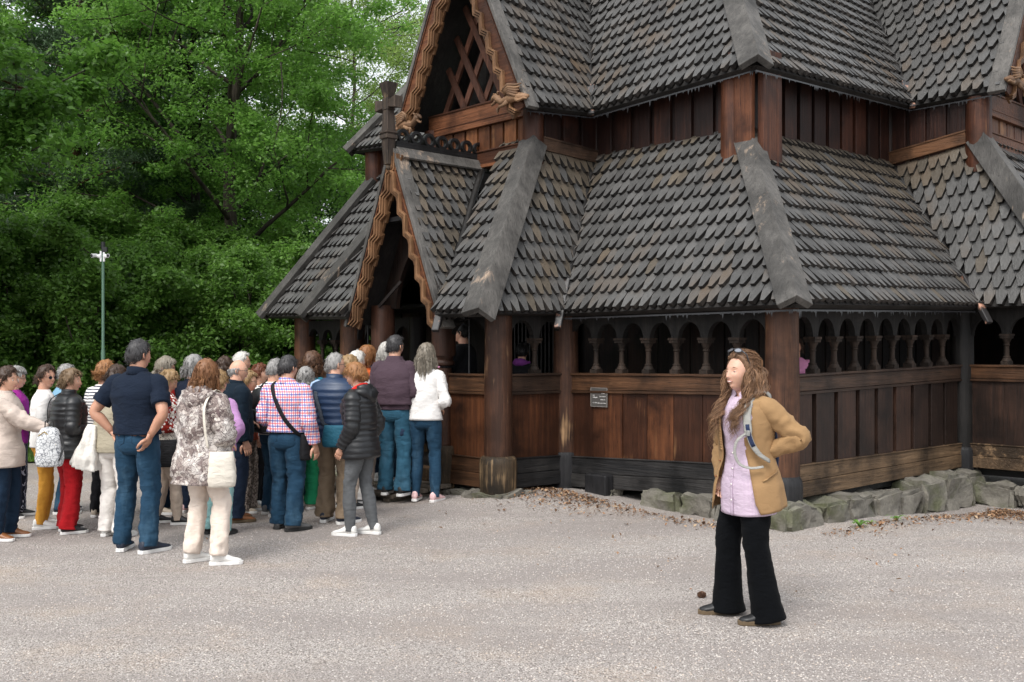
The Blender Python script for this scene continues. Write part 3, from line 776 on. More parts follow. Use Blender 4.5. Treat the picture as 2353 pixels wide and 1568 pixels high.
def rock(c, d, out, L_, H_, D_, z0):
    """irregular hewn block; c local centre of the outer face base"""
    import bmesh
    bm = bmesh.new(); bmesh.ops.create_cube(bm, size=1)
    bmesh.ops.bevel(bm, geom=bm.edges[:], offset=.10, segments=2, affect='EDGES')
    bmesh.ops.subdivide_edges(bm, edges=bm.edges[:], cuts=2, use_grid_fill=True)
    seed = Vector((random.random() * 50, random.random() * 50, 0)); d = Vector(d); out = Vector(out)
    fr = out.cross(Vector((0, 0, 1)))
    for v in bm.verts:
        p = Vector((v.co.x * L_, v.co.y * D_, v.co.z * H_)); q = p + seed
        k = mnoise.noise(q * 4.5) * .085 + mnoise.noise(q * 14) * .035 + (abs(mnoise.noise(q * 7)) - .3) * .05 + abs(mnoise.noise(Vector((q.x * 9, q.y * 9, q.z * 2)))) * -.03
        nn = Vector((v.co.x / L_ * .15, v.co.y, v.co.z)).normalized(); p = p + nn * k
        v.co = Vector(c) + d * p.x + out * (p.y - D_ / 2) + Vector((0, 0, p.z + H_ / 2 + z0))
    me = bpy.data.meshes.new('foundation_stone'); bm.to_mesh(me); bm.free(); me.materials.append(STONE)
    me.polygons.foreach_set('use_smooth', [True] * len(me.polygons))
    try: me.set_sharp_from_angle(angle=R(32))
    except Exception: pass
    o = bpy.data.objects.new('foundation_stone', me); COL.objects.link(o); o.parent = church
    return o
def gl(s, b): return ground_z(*l2w(s, b))
b = -.20
ends = [(.52, .24), (.40, .22), (.62, .25), (.50, .24), (.45, .20), (.60, .30), (.66, .31), (.5, .3)]
for (L_, top) in ends:      # along the right wall
    bb = b + L_ / 2; z0 = gl(-.25, bb) - .06; drop = .02 * bb
    rock(W(-.31, bb, 0), (0, 1, 0), (1, 0, 0), L_ * .98, top - .035 - z0 - drop * .4, .42, z0); b += L_ + .01
s = .18
rock(W(-.05, -.34, 0), (1, 0, 0), (0, -1, 0), .5, .27, .40, -.05)
for (L_, top, o) in ((.36, .20, -.29), (.42, .21, -.26), (.55, .20, -.23)):
    ss = s + .06 + L_ / 2; rock(W(ss, o, 0), (1, 0, 0), (0, -1, 0), L_, top + .06 - gl(ss, -.2), .30, gl(ss, -.2) - .06); s += L_ + .03
rock(W(2.25, -.16, 0), (1, 0, 0), (0, -1, 0), .34, .12, .22, .04)
# slab stones under the bay's corner and toward the porch
rock(W(2.86, -1.36, 0), (.95, .3, 0), (.3, -.95, 0), .62, .13, .5, .0)
rock(W(2.62, -1.02, 0), (0, 1, 0), (1, 0, 0), .5, .12, .4, .0)
for (ss, L_, h) in ((3.33, .42, .11), (3.72, .36, .10), (5.4, .6, .1), (6.0, .4, .1)): rock(W(ss, -1.24, 0), (1, 0, 0), (0, -1, 0), L_, h, .34, -.01)
for (bb, L_) in ((4.05, .5),): pass
for i, ss in enumerate((-.45, -.98, -1.2)): rock(W(ss, 3.78, 0), (1, 0, 0), (0, -1, 0), .5, .30, .3, -.2)
for bb in (4.3, 4.9, 5.5): rock(W(-1.35, bb, 0), (0, 1, 0), (1, 0, 0), .56, .34, .4, -.2)
# burnt black timber block at the inner corner
mb = MB(); mb.box(-2.42, -2.1, -.2, -.06, .06, .30); mb.build('footing_block', BASED, church, bevel=.02)
# wooden ramp and doorstep at the porch
RAMP = wood('ramp_boards', (.12, .10, .078), (.24, .20, .155), 'x', .8, bumpk=.8)
mb = MB()
for i in range(5): mb.box(-5.2, -3.62, -1.98 + i * .17, -1.98 + i * .17 + .155, .055 + .012 * i, .10 + .012 * i)
for x in (-5.0, -4.4, -3.75): mb.box(x - .05, x + .05, -1.98, -1.15, .0, .054)
mb.build('ramp', RAMP, church, bevel=.008)
mb = MB(); mb.box(-4.9, -3.92, -1.2, -1.0, .08, .30); mb.build('door_sill', SILLY, church, bevel=.015)

# ------------------------------------------------------------------ information sign
sg = empty('information_sign', (*l2w(2.33, -.045), 0), -TA)
tag(sg, 'small grey square information sign numbered 181 on the brown gallery planks below the rail', 'sign')
def flatbox(name, mat, x0, x1, z0, z1, y0, y1, parent): mb = MB(); mb.box(x0, x1, y0, y1, z0, z1); return mb.build(name, mat, parent)
Zs = 1.045
panel = flatbox('panel', plain('sign_grey', (.075, .07, .066), .45, .08), -.125, .125, Zs - .0, Zs + .215, -.008, 0, sg)
mb = MB(); f = .004
mb.box(-.125, .125, -.011, -.0082, Zs, Zs + f); mb.box(-.125, .125, -.011, -.0082, Zs + .215 - f, Zs + .215)
mb.box(-.125, -.125 + f, -.011, -.0082, Zs + f, Zs + .215 - f); mb.box(.125 - f, .125, -.011, -.0082, Zs + f, Zs + .215 - f)
mb.build('frame', plain('sign_edge', (.30, .28, .26), .4, .05), sg)
WH = plain('sign_lettering', (.8, .79, .77), .5, .02)
def text(s_, x, z, size, align='LEFT', parent=None, mat=None, name='lettering', y=-.0095, ex=.0006):
    cu = bpy.data.curves.new(name, 'FONT'); cu.body = s_; cu.size = size; cu.align_x = align; cu.extrude = ex; cu.resolution_u = 3
    o = bpy.data.objects.new(name, cu); COL.objects.link(o); bpy.context.view_layer.update()
    me = bpy.data.meshes.new_from_object(o.evaluated_get(bpy.context.evaluated_depsgraph_get())); bpy.data.objects.remove(o)
    me.materials.clear(); me.materials.append(mat or WH)
    ob = bpy.data.objects.new(name, me); COL.objects.link(ob); ob.parent = parent; ob.location = (x, y, z); ob.rotation_euler = (R(90), 0, 0); return ob
text('Stavkirke', -.10, Zs + .165, .019, parent=sg); text('181', .03, Zs + .148, .046, parent=sg)
text('Gol', -.093, Zs + .122, .018, parent=sg); text('Hallingdal', -.093, Zs + .100, .018, parent=sg)
text('Stave church', .010, Zs + .112, .0175, parent=sg); text('Stabkirche', .024, Zs + .076, .0175, parent=sg)
text('Ca. 1200', -.092, Zs + .040, .0165, parent=sg); text('\u00c9glise en bois debout', -.020, Zs + .038, .0148, parent=sg)
# ------------------------------------------------------------------ ground
def mk_gravel():
    t = NT('gravel'); co = t.coord()
    v1 = t.n('TexVoronoi', {'feature': 'F1'}, Vector=t.mapping(co, (1, 1, 1)), Scale=95.0)
    v2 = t.n('TexVoronoi', {'feature': 'F1'}, Vector=co, Scale=190.0)
    sep = t.n('SeparateColor', Color=v1.outputs['Color']); sep2 = t.n('SeparateColor', Color=v2.outputs['Color'])
    c1 = t.ramp(sep.outputs[0], [(.0, (.19, .168, .152)), (.2, (.35, .315, .292)), (.55, (.44, .396, .366)), (.85, (.51, .462, .428)), (1, (.62, .57, .53))])
    c2 = t.ramp(sep2.outputs[0], [(.0, (.22, .195, .18)), (.5, (.43, .39, .36)), (1, (.56, .515, .48))])
    n = t.noise(co, 1.1, 6, .65); n2 = t.noise(co, 5.0, 5, .7)
    col = t.mix(t.ramp(n2, [(.35, (0, 0, 0)), (.65, (1, 1, 1))]), c1, c2)
    sand = t.ramp(n, [(.50, (0, 0, 0)), (.70, (.75, .75, .75))])
    col = t.mix(sand, col, (.46, .375, .305))
    gap = t.ramp(v1.outputs['Distance'], [(.45, (1, 1, 1)), (.75, (.45, .43, .42))])
    col = t.mix(1.0, col, gap, 'MULTIPLY')
    n3 = t.noise(co, 16.0, 3, .6)
    col = t.mix(t.ramp(n3, [(.35, (.16, .16, .16)), (.65, (0, 0, 0))]), col, (.12, .105, .10))
    h = t.math('SUBTRACT', 1.0, v1.outputs['Distance']); h = t.math('ADD', h, t.math('MULTIPLY', v2.outputs['Distance'], -.4))
    wear = t.noise(t.mapping(co, (.35, 1.2, 1), rot=(0, 0, .5)), 1.0, 4, .6)
    col = t.mix(t.ramp(wear, [(.42, (.0, .0, .0)), (.60, (.6, .6, .6))]), col, (.24, .21, .195))
    t.bsdf(col, .9, t.bump(t.math('ADD', h, t.math('MULTIPLY', n2, .8)), .6, .012))
    return t.m
GRAV = mk_gravel()
def axis_pts(segs):
    out = []
    for a, b, st in segs:
        n = max(1, int(round((b - a) / st))); out += [a + (b - a) * i / n for i in range(n)]
    return out + [segs[-1][1]]
xs = axis_pts([(-90, -14, 6), (-14, -7, .7), (-7, 9, .16), (9, 20, .8), (20, 110, 8)]); ys = axis_pts([(-14, 3, 1), (3, 15, .16), (15, 26, .8), (26, 170, 8)])
verts = [(x, y, ground_z(x, y)) for y in ys for x in xs]; nx = len(xs)
faces = [(j * nx + i, j * nx + i + 1, (j + 1) * nx + i + 1, (j + 1) * nx + i) for j in range(len(ys) - 1) for i in range(nx - 1)]
me = bpy.data.meshes.new('ground'); me.from_pydata(verts, [], faces); me.materials.append(GRAV); me.polygons.foreach_set('use_smooth', [True] * len(me.polygons))
g = bpy.data.objects.new('ground', me); COL.objects.link(g); tag(g, 'pale grey gravel forecourt', None, None, 'structure')

# loose gravel
def mk_pebble():
    t = NT('pebble'); r = t.attr('rnd')
    col = t.ramp(r, [(0, (.13, .12, .115)), (.2, (.30, .28, .27)), (.5, (.42, .39, .365)), (.78, (.50, .46, .425)), (.92, (.46, .37, .30)), (1, (.56, .53, .50))])
    t.bsdf(col, .8); return t.m
N = 110000
yy = 4.2 + (rng.random(N) ** 1.5) * 9.0; xx = (rng.random(N) - .5) * 1.12 * yy
sb = np.array([w2l(a, b_) for a, b_ in zip(xx, yy)])
dn = np.array([mnoise.noise(Vector((a * .5, b_ * 1.3, 3))) * .5 + mnoise.noise(Vector((a * 2.2, b_ * 3, 8))) * .35 for a, b_ in zip(xx, yy)])
keep = (rng.random(N) < .55 + 1.3 * dn) & ~((sb[:, 0] > -.1) & (sb[:, 1] > -.1)) & ~((sb[:, 0] > 2.8) & (sb[:, 1] > -1.15))
xx, yy = xx[keep], yy[keep]; N = len(xx)
zz = np.array([ground_z(a, b_) for a, b_ in zip(xx, yy)])
sz = (.0026 + .0038 * rng.random(N) ** 2) ; ang = rng.random(N) * 6.28
c = np.stack([xx, yy, zz], 1)
def rotp(a, rx, ry, h): return c + np.stack([np.cos(ang + a) * sz * rx, np.sin(ang + a) * sz * ry, np.full(N, 0.0) + sz * h], 1)
p0, p1, p2, p3, p4 = rotp(0, 1.4, 1.4, 0), rotp(1.5, 1, 1, 0), rotp(3.0, 1.3, 1.3, 0), rotp(4.6, 1, 1, 0), rotp(.7, .3, .3, .85)
tri = np.stack([p0, p1, p4, p1, p2, p4, p2, p3, p4, p3, p0, p4], 1).reshape(-1, 3)
pb = fastmesh('loose_gravel', tri, 3, mk_pebble(), rnd=np.repeat(rng.random(N), 4)); tag(pb, 'loose crushed stone chips lying over the forecourt', 'gravel', None, 'stuff')

# lawn strip beyond the queue
def mk_lawn():
    t = NT('lawn'); co = t.coord(); n = t.noise(co, 3, 5, .6); n2 = t.noise(co, 60, 3, .7)
    t.bsdf(t.ramp(t.math('ADD', t.math('MULTIPLY', n, .6), t.math('MULTIPLY', n2, .4)), [(.3, (.03, .05, .012)), (.6, (.10, .17, .03))]), .9, t.bump(n2, .8, .03)); return t.m
mb = MB(); P = [(-90, 15.6), (-7.5, 15.3), (-5.5, 15.1), (-3.6, 15.8), (-2.5, 19), (12, 21), (110, 21), (110, 170), (-90, 170)]
mb.add([(x, y, .03) for x, y in P], [tuple(range(len(P)))])
lw = mb.build('lawn', mk_lawn()); tag(lw, 'strip of green lawn under the trees', None, None, 'structure')
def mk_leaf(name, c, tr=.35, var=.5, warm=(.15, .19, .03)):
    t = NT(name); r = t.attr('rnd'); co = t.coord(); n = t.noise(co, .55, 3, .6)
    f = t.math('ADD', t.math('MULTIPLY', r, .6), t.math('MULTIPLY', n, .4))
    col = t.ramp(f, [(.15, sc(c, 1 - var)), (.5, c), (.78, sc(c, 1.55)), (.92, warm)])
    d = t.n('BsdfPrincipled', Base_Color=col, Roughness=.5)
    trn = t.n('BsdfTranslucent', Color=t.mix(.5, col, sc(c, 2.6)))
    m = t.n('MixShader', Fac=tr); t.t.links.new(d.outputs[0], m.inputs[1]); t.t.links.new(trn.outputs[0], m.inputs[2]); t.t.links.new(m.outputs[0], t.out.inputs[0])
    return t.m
GR = 26000; gx = -12 + rng.random(GR) * 10; gy = 15.2 + rng.random(GR) ** 1.5 * 4; a = rng.random(GR) * 6.28; h = .04 + .06 * rng.random(GR)
b0 = np.stack([gx, gy, np.full(GR, .03)], 1); dx = np.stack([np.cos(a), np.sin(a), 0 * a], 1) * .006
tri = np.stack([b0 - dx, b0 + dx, b0 + np.stack([.03 * np.sin(a * 3), .03 * np.cos(a * 5), h], 1)], 1).reshape(-1, 3)
gs = fastmesh('grass', tri, 3, mk_leaf('grass_blade', (.10, .19, .03))); tag(gs, 'short green grass along the edge of the trees', 'grass', None, 'stuff')

# ------------------------------------------------------------------ trees
def leaves(centers, n_each, rad, flat, size, up=.9, aspect=.62, droop=0.0):
    """clumps of kite shaped leaves"""
    K = len(centers); M = K * n_each
    C0 = np.repeat(np.asarray(centers), n_each, 0); rr = np.repeat(np.asarray(rad), n_each)
    d = rng.normal(size=(M, 3)); d /= np.linalg.norm(d, axis=1, keepdims=True); q = rng.random(M) ** .45
    off = d * (q * rr)[:, None]; off[:, 2] *= flat
    # lumpy outline
    P = C0 + off + rng.normal(size=(M, 3)) * .03
    nrm = rng.normal(size=(M, 3)) * (1 - up * .45) + d * .35; nrm[:, 2] += up; nrm /= np.linalg.norm(nrm, axis=1, keepdims=True)
    t = rng.normal(size=(M, 3)); t[:, 2] -= droop * 2; t -= nrm * (t * nrm).sum(1, keepdims=True); t /= np.linalg.norm(t, axis=1, keepdims=True)
    b = np.cross(nrm, t); s = size * (.65 + .7 * rng.random(M)); L_ = t * s[:, None]; Wd = b * (s * aspect)[:, None] * .5
    V = np.stack([P - L_ * .5, P + Wd - L_ * .05 + nrm * (s * .08)[:, None], P + L_ * .5, P - Wd - L_ * .05 + nrm * (s * .08)[:, None]], 1)
    return V.reshape(-1, 3)
BARK = wood('bark', (.045, .036, .028), (.11, .09, .07), 'z', .9, bumpk=1.2, fine=.5)
BARKP = wood('bark_pine', (.10, .05, .03), (.22, .11, .06), 'z', .9, bumpk=1.2, fine=.5)
BARKD = wood('bark_dark', (.018, .014, .011), (.05, .04, .03), 'z', .9, bumpk=1.2, fine=.5)
def limb(mb, p, d, L_, r, depth, tips, spread=.8, updraft=.15, nseg=6, kids=3, minr=.012, n=7):
    pts = [Vector(p)]; rs = [r]; d = Vector(d).normalized(); seg = L_ / nseg; ph = random.random() * 9
    for i in range(nseg):
        jit = Vector((random.uniform(-1, 1), random.uniform(-1, 1), random.uniform(-.6, 1) * .6)) * .22
        d = (d + jit + Vector((0, 0, updraft * .35))).normalized(); pts.append(pts[-1] + d * seg); rs.append(max(minr, r * (1 - .75 * (i + 1) / nseg)))
        if depth > 0 and i >= nseg * .3 and random.random() < kids / nseg * 1.5:
            sd = d.cross(Vector((random.uniform(-1, 1), random.uniform(-1, 1), random.uniform(-1, 1)))).normalized()
            nd = (d * (1 - spread * .5) + sd * spread); nd.z *= .7
            limb(mb, pts[-1], nd, L_ * random.uniform(.45, .7), rs[-1] * .65, depth - 1, tips, spread, updraft, max(3, nseg - 1), kids, minr, 5)
        if depth <= 1 and i >= nseg * .4: tips.append((pts[-1].copy(), depth))
    tips.append((pts[-1].copy(), depth)); mb.tube(pts, rs, n)
def make_tree(name, loc, H, crown_r, crown_z, kind, label, cat='tree', group=None, trunk_r=.16, nl=5, leafmat=None, n_each=140, clump=.55, leaf=.085, lean=(0, 0), bark=None, flat=.55, nlimb=14, extra=160, depth=2, zpow=1.0, fill=1.0):
    root = empty(name, (loc[0], loc[1], 0)); tag(root, label, cat, group)
    mb = MB(); tips = []
    N = 10; pts = [Vector((lean[0] * (i / N) * H + .12 * math.sin(i * 1.1 + loc[0]), lean[1] * (i / N) * H + .1 * math.cos(i * .9 + loc[1]), H * .93 * i / N)) for i in range(N + 1)]
    mb.tube(pts, [trunk_r * (1.35 if i == 0 else 1) * (1 - .8 * (i / N) ** 1.2) for i in range(N + 1)], 12)
    for i in range(nlimb):
        f = lerp(max(.05, crown_z[0] / H), .93, ((i + random.random()) / nlimb)); z = f * H * .93
        p = vl(pts[min(N, int(f * N))], pts[min(N, int(f * N) + 1)], f * N - int(f * N)) if f < 1 else pts[-1]
        a = i * 2.4 + random.random(); prof = math.sin(PI * min(1, max(.12, (f * H - crown_z[0] * .55) / (H - crown_z[0] * .55)))) ** .6
        ln = crown_r * prof * random.uniform(.75, 1.1)
        limb(mb, p, (math.cos(a), math.sin(a), .35 + .3 * f), max(.6, ln), trunk_r * (.42 - .25 * f), depth, tips, .8, .1)
    tr = mb.build('trunk', bark or BARK, root, smooth=True, recalc=False)
    cs = [tuple(t[0]) for t in tips]
    random.shuffle(cs); cs = cs[:int(extra * 1.2)]
    ctr = Vector((lean[0] * H * .6, lean[1] * H * .6, (crown_z[0] + crown_z[1]) / 2)); hz = (crown_z[1] - crown_z[0]) / 2
    # clumps spread through the crown's shell with an uneven outline
    for _ in range(extra):
        d = Vector((random.gauss(0, 1), random.gauss(0, 1), random.gauss(0, 1))).normalized()
        k = (.78 + .32 * mnoise.noise(d * 1.9 + Vector(loc + (0,))) + random.uniform(-.28, .05)) * fill
        cs.append((ctr.x + d.x * crown_r * k, ctr.y + d.y * crown_r * k, ctr.z + d.z * hz * k))
    cs = [c_ for c_ in cs if c_[2] > .15]
    rad = np.array([clump * random.uniform(.55, 1.25) for _ in cs])
    V = leaves(cs, n_each, rad, flat, leaf)
    V = V[np.repeat(V.reshape(-1, 4, 3)[:, :, 2].min(1) > .04, 4)]
    # brightness varies clump by clump through 'rnd'
    K = len(V) // 4
    cr = fastmesh('crown', V, 4, leafmat, root)
    return root
def copy_tree(o, loc, rz, s, label=None, group=None):
    c_ = o.copy(); COL.objects.link(c_); c_.location = (loc[0], loc[1], 0); c_.rotation_euler = (0, 0, rz); c_.scale = (s, s, s)
    if label: c_['label'] = label
    if group: c_['group'] = group
    for ch in list(o.children):
        k = ch.copy(); COL.objects.link(k); k.parent = c_
    return c_
OAKL = mk_leaf('oak_leaf', (.125, .25, .045), .46); MAPL = mk_leaf('maple_leaf', (.085, .185, .028), .42)
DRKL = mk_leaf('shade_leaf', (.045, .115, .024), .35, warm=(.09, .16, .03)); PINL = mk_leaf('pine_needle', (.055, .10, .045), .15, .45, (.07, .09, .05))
PALL = mk_leaf('pale_leaf', (.17, .25, .06), .5, warm=(.26, .26, .1))
BUSL = mk_leaf('bush_leaf', (.10, .20, .034), .42)
oak = make_tree('oak_tree', (-6.5, 24.0), 13.5, 4.6, (1.0, 13.8), 'oak', 'tall bright green oak with thick dark trunk, left of the church roofs', trunk_r=.20, leafmat=OAKL, n_each=230, clump=.55, leaf=.09, nlimb=22, extra=330)
oak2 = make_tree('oak_tree', (-8.8, 27.5), 14.5, 4.6, (1.4, 15), 'oak', 'leaning green oak further back, between the pine and the brightest oak', trunk_r=.17, leafmat=OAKL, n_each=200, clump=.6, leaf=.09, nlimb=18, extra=190, lean=(.03, 0), bark=BARKD)
mapl = make_tree('maple_tree', (-10.3, 14.8), 10.5, 3.3, (1.2, 11), 'maple', 'dark leafy maple at the left edge with large hanging leaves', trunk_r=.2, leafmat=MAPL, n_each=230, clump=.50, leaf=.125, nlimb=16, extra=260, flat=.6)
# pine with flat layered needle pads
def make_pine(loc, H, label):
    root = empty('pine_tree', (loc[0], loc[1], 0)); tag(root, label, 'tree'); mb = MB(); cs = []
    pts = [Vector((.1 * math.sin(i), .1 * math.cos(i * 1.3), H * i / 10)) for i in range(11)]
    mb.tube(pts, [.19 * (1 - .8 * i / 10) for i in range(11)], 12)
    for i in range(34):
        f = lerp(.38, .99, i / 34); a = i * 2.4; ln = 3.6 * (1 - (f - .38) / .75) ** .7 * random.uniform(.7, 1.1)
        p0 = Vector((0, 0, f * H)); n = 6; q = [p0 + Vector((math.cos(a + .1 * k), math.sin(a + .1 * k), -.10 + .03 * k)) * (ln * k / n) for k in range(n + 1)]
        mb.tube(q, [.05 * (1 - .13 * k) for k in range(n + 1)], 6)
        for k in range(2, n + 1):
            for _ in range(3): cs.append(tuple(q[k] + Vector((random.uniform(-.5, .5), random.uniform(-.5, .5), random.uniform(0, .22)))))
    mb.build('trunk', BARKP, root, smooth=True, recalc=False)
    rad = np.array([random.uniform(.3, .55) for _ in cs]); V = leaves(cs, 210, rad, .38, .13, up=.6, aspect=.16)
    fastmesh('crown', V, 4, PINL, root); return root
make_pine((-10.6, 25.0), 13.2, 'dark blue-green pine with flat needle layers in the upper left of the wood')
pale = make_tree('birch_tree', (-6.4, 41), 19, 3.8, (5, 19.5), 'pale', 'thin pale tree with sky showing through, behind the church gable', trunk_r=.13, leafmat=PALL, n_each=110, clump=.6, leaf=.10, nlimb=18, extra=150, flat=.7)
copy_tree(pale, (-13.5, 42), 1.2, 1.0, 'thin pale tree with sky showing through, in the upper left between pine and oak')
copy_tree(pale, (-2.8, 45), 2.6, 1.02, 'thin pale tree right behind the cross finial and large gable')
copy_tree(pale, (-9.0, 47), 4.0, 1.0, 'thin pale tree far behind the two oaks')
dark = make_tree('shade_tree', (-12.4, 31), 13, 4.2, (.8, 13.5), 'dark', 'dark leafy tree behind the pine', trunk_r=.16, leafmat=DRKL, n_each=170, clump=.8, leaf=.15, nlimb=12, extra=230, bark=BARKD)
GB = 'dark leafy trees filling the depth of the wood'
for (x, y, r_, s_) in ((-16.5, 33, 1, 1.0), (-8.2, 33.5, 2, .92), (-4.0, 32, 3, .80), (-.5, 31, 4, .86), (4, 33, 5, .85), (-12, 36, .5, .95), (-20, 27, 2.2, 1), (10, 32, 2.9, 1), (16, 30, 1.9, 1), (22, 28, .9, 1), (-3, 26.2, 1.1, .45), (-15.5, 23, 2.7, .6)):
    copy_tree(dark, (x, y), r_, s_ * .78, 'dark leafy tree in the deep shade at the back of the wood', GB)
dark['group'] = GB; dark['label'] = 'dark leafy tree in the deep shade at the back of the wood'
bush = make_tree('hazel_bush', (-7.6, 18.6), 3.6, 1.9, (.1, 3.7), 'bush', 'broad-leaved green bush behind the camera pole', 'bush', 'green bushes along the edge of the wood', trunk_r=.05, leafmat=BUSL, n_each=300, clump=.42, leaf=.082, nlimb=10, extra=110, depth=1, flat=.6)
GB = 'green bushes along the edge of the wood'
for i, (x, y, r_, s_, lb) in enumerate(((-5.1, 19.8, 1.0, .95, 'green bush behind the queue, right of the camera pole'), (-3.2, 20.6, 2.1, 1.02, 'green bush seen left of the church gallery posts'), (-10.4, 17.6, 3.0, 1.15, 'large green bush at the far left behind the queue'), (-1.0, 21.5, 4.0, 1.0, 'green bush seen through the arches left of the porch'), (-12.6, 16.5, 5.0, 1.3, 'green bush at the left edge under the maple'), (1.6, 22.5, .4, 1.0, 'green bush hidden behind the church porch'), (-6.8, 23.0, 1.7, 1.15, 'green bush under the bright oak'), (-9.3, 22.0, 2.4, 1.25, 'tall green bush under the pine'))):
    copy_tree(bush, (x, y), r_, s_, lb, GB)

# ------------------------------------------------------------------ camera pole
cp = empty('camera_pole', (-6.27, 15.7, 0)); cp.scale = (.68, .68, .885); tag(cp, 'slim green metal pole with white surveillance cameras on top, in front of the trees', 'camera pole')
GPOLE = plain('pole_green', (.09, .17, .12), .4, .06); WCAM = plain('camera_white', (.75, .75, .76), .35, .03); BCAM = plain('camera_black', (.012, .012, .013), .3)
mb = MB(); mb.lathe(Vector((0, 0, 0)), [(.045, 0), (.045, 1.9), (.034, 1.93), (.034, 3.55), (.03, 3.75)], 12); mb.build('pole', GPOLE, cp, smooth=True, angle=R(40))
mb = MB(); mb.lathe(Vector((0, 0, 3.66)), [(.05, 0), (.05, .12)], 10); mb.box(-.01, .10, -.05, .03, 3.60, 3.69); mb.build('junction_box', BCAM, cp)
for sx in (-1, 1):
    mb = MB(); mb.box(sx * .035 - .018, sx * .035 + .018, -.05, -.01, 3.44, 3.62); mb.tube([(sx * .05, -.03, 3.53), (sx * .10, -.05, 3.53), (sx * .14, -.07, 3.54)], [.045, .03, .015], 10); mb.tube([(sx * .13, -.03, 3.545), (sx * .18, -.18, 3.53)], [.032, .036], 10)
    cmr = mb.build('camera', WCAM, cp, smooth=True, angle=R(40)); mb = MB(); mb.tube([(sx * .18, -.181, 3.53), (sx * .181, -.19, 3.529)], [.028, .028], 10); mb.build('lens', BCAM, cmr)

# ------------------------------------------------------------------ leaf litter, weeds, cone
def mk_litter():
    t = NT('litter'); r = t.attr('rnd'); t.bsdf(t.ramp(r, [(0, (.05, .03, .02)), (.35, (.15, .075, .035)), (.7, (.30, .16, .08)), (1, (.42, .30, .19))]), .8); return t.m
def litter(name, pts, label):
    P = np.array(pts); M = len(P); nrm = rng.normal(size=(M, 3)) * .45; nrm[:, 2] += 1; nrm /= np.linalg.norm(nrm, axis=1, keepdims=True)
    t = rng.normal(size=(M, 3)); t -= nrm * (t * nrm).sum(1, keepdims=True); t /= np.linalg.norm(t, axis=1, keepdims=True); b = np.cross(nrm, t)
    s = (.007 + .022 * rng.random(M) ** 2.5)[:, None]
    V = np.stack([P - t * s, P + b * s * .5 + nrm * s * .25, P + t * s, P - b * s * .5 + nrm * s * .2], 1).reshape(-1, 3)
    tag(fastmesh(name, V, 4, LIT), label, 'dead leaves', None, 'stuff')
LIT = mk_litter(); pts = []
def addp(s, b):
    x, y = l2w(s, b); pts.append((x, y, ground_z(x, y) + .008 + .02 * random.random()))
for _ in range(1300): addp(2.35 + random.gauss(0, .42), -.40 - abs(random.gauss(0, .42)))
for _ in range(600): addp(random.uniform(.1, 2.4), -.50 - abs(random.gauss(0, .16)))
for _ in range(900): addp(-.55 - abs(random.gauss(0, .20)), random.uniform(-.3, 3.6))
for _ in range(2000): addp(-.65 - abs(random.gauss(0, .6)), 3.55 - abs(random.gauss(0, .5)))
for _ in range(220): addp(random.uniform(-2.2, 3.2), -.3 - abs(random.gauss(0, 1.3)))
litter('dead_leaves', pts, 'brown dead leaves gathered against the church footing')
WEED = mk_leaf('weed_leaf', (.10, .22, .03), .3)
for (s, b, k, lb) in ((-.58, .42, 1.0, 'small green dandelion plant at the foot of the corner stones, nearest the corner'), (-.58, 1.15, .9, 'small green weed further along the footing stones of the right wall'), (-.56, .68, .55, 'tiny green weed between the two larger ones at the stone footing')):
    x, y = l2w(s, b); mb = MB()
    for i in range(9):
        a = i * .73 + random.random() * .3; L_ = .09 * k * random.uniform(.7, 1.2); z = ground_z(x, y); u = Vector((math.cos(a), math.sin(a), 0)); v = Vector((-u.y, u.x, 0)); o = Vector((x, y, z))
        q = [o, o + u * L_ * .4 + Vector((0, 0, L_ * .5)), o + u * L_ * .8 + Vector((0, 0, L_ * .62)), o + u * L_ * 1.15 + Vector((0, 0, L_ * .45))]; ww = [.004, .012 * k, .014 * k, .002]
        vs = [p + v * w_ * sg + Vector((0, 0, -.004 * 0)) for p, w_ in zip(q, ww) for sg in (-1, 1)]
        mb.add(vs, [(0, 1, 3, 2), (2, 3, 5, 4), (4, 5, 7, 6)])
    tag(mb.build('weed', WEED, recalc=False), lb, 'weed', 'weeds at the foot of the stone footing')
x, y = (1612 - 1176) / 2353 * 6.95, 6.95
mb = MB(); z = ground_z(x, y)
for k in range(7):
    for i in range(8):
        a = i * PI / 4 + k * .4; rr_ = .020 * math.sin(PI * (k + 1.2) / 8.5) + .003; c0 = Vector((x - .024 + .008 * k, y + rr_ * math.cos(a) * .9, z + .021 + rr_ * math.sin(a) * .9))
        mb.ball(c0, .0065, .006, .0045, 6, 4)
mb.tube([(x - .027, y, z + .021), (x + .027, y, z + .021)], [.014, .008], 8)
tag(mb.build('pine_cone', wood('cone', (.07, .035, .02), (.16, .08, .045), 'x', .8)), 'small brown pine cone lying on the gravel left of the standing woman', 'pine cone')
# ------------------------------------------------------------------ cloth, skin and hair materials
def fabric(name, c, rough=.85, var=.14, fine=220, bump=.45, pattern=None, sheen=.02, big=5, spec=.15):
    if name in MATS: return MATS[name]
    t = NT(name); co = t.coord(); n = t.noise(co, big, 5, .6); n2 = t.noise(co, fine, 2, .5); nf = t.noise(t.mapping(co, (14, 14, 30)), 1.0, 3, .5, .6)
    col = t.ramp(n, [(.25, sc(c, 1 - var)), (.75, sc(c, 1 + var))])
    if pattern: col = pattern(t, co, col)
    h = t.math('ADD', t.math('MULTIPLY', n2, .12), nf)
    t.bsdf(col, rough, t.bump(h, bump, .022), Sheen_Weight=sheen, Specular_IOR_Level=spec)
    MATS[name] = t.m; return t.m
def frac_band(t, v, per, width, off=0):
    f = t.math('FRACT', t.math('ADD', t.math('DIVIDE', v, per), off)); return t.math('LESS_THAN', f, width)
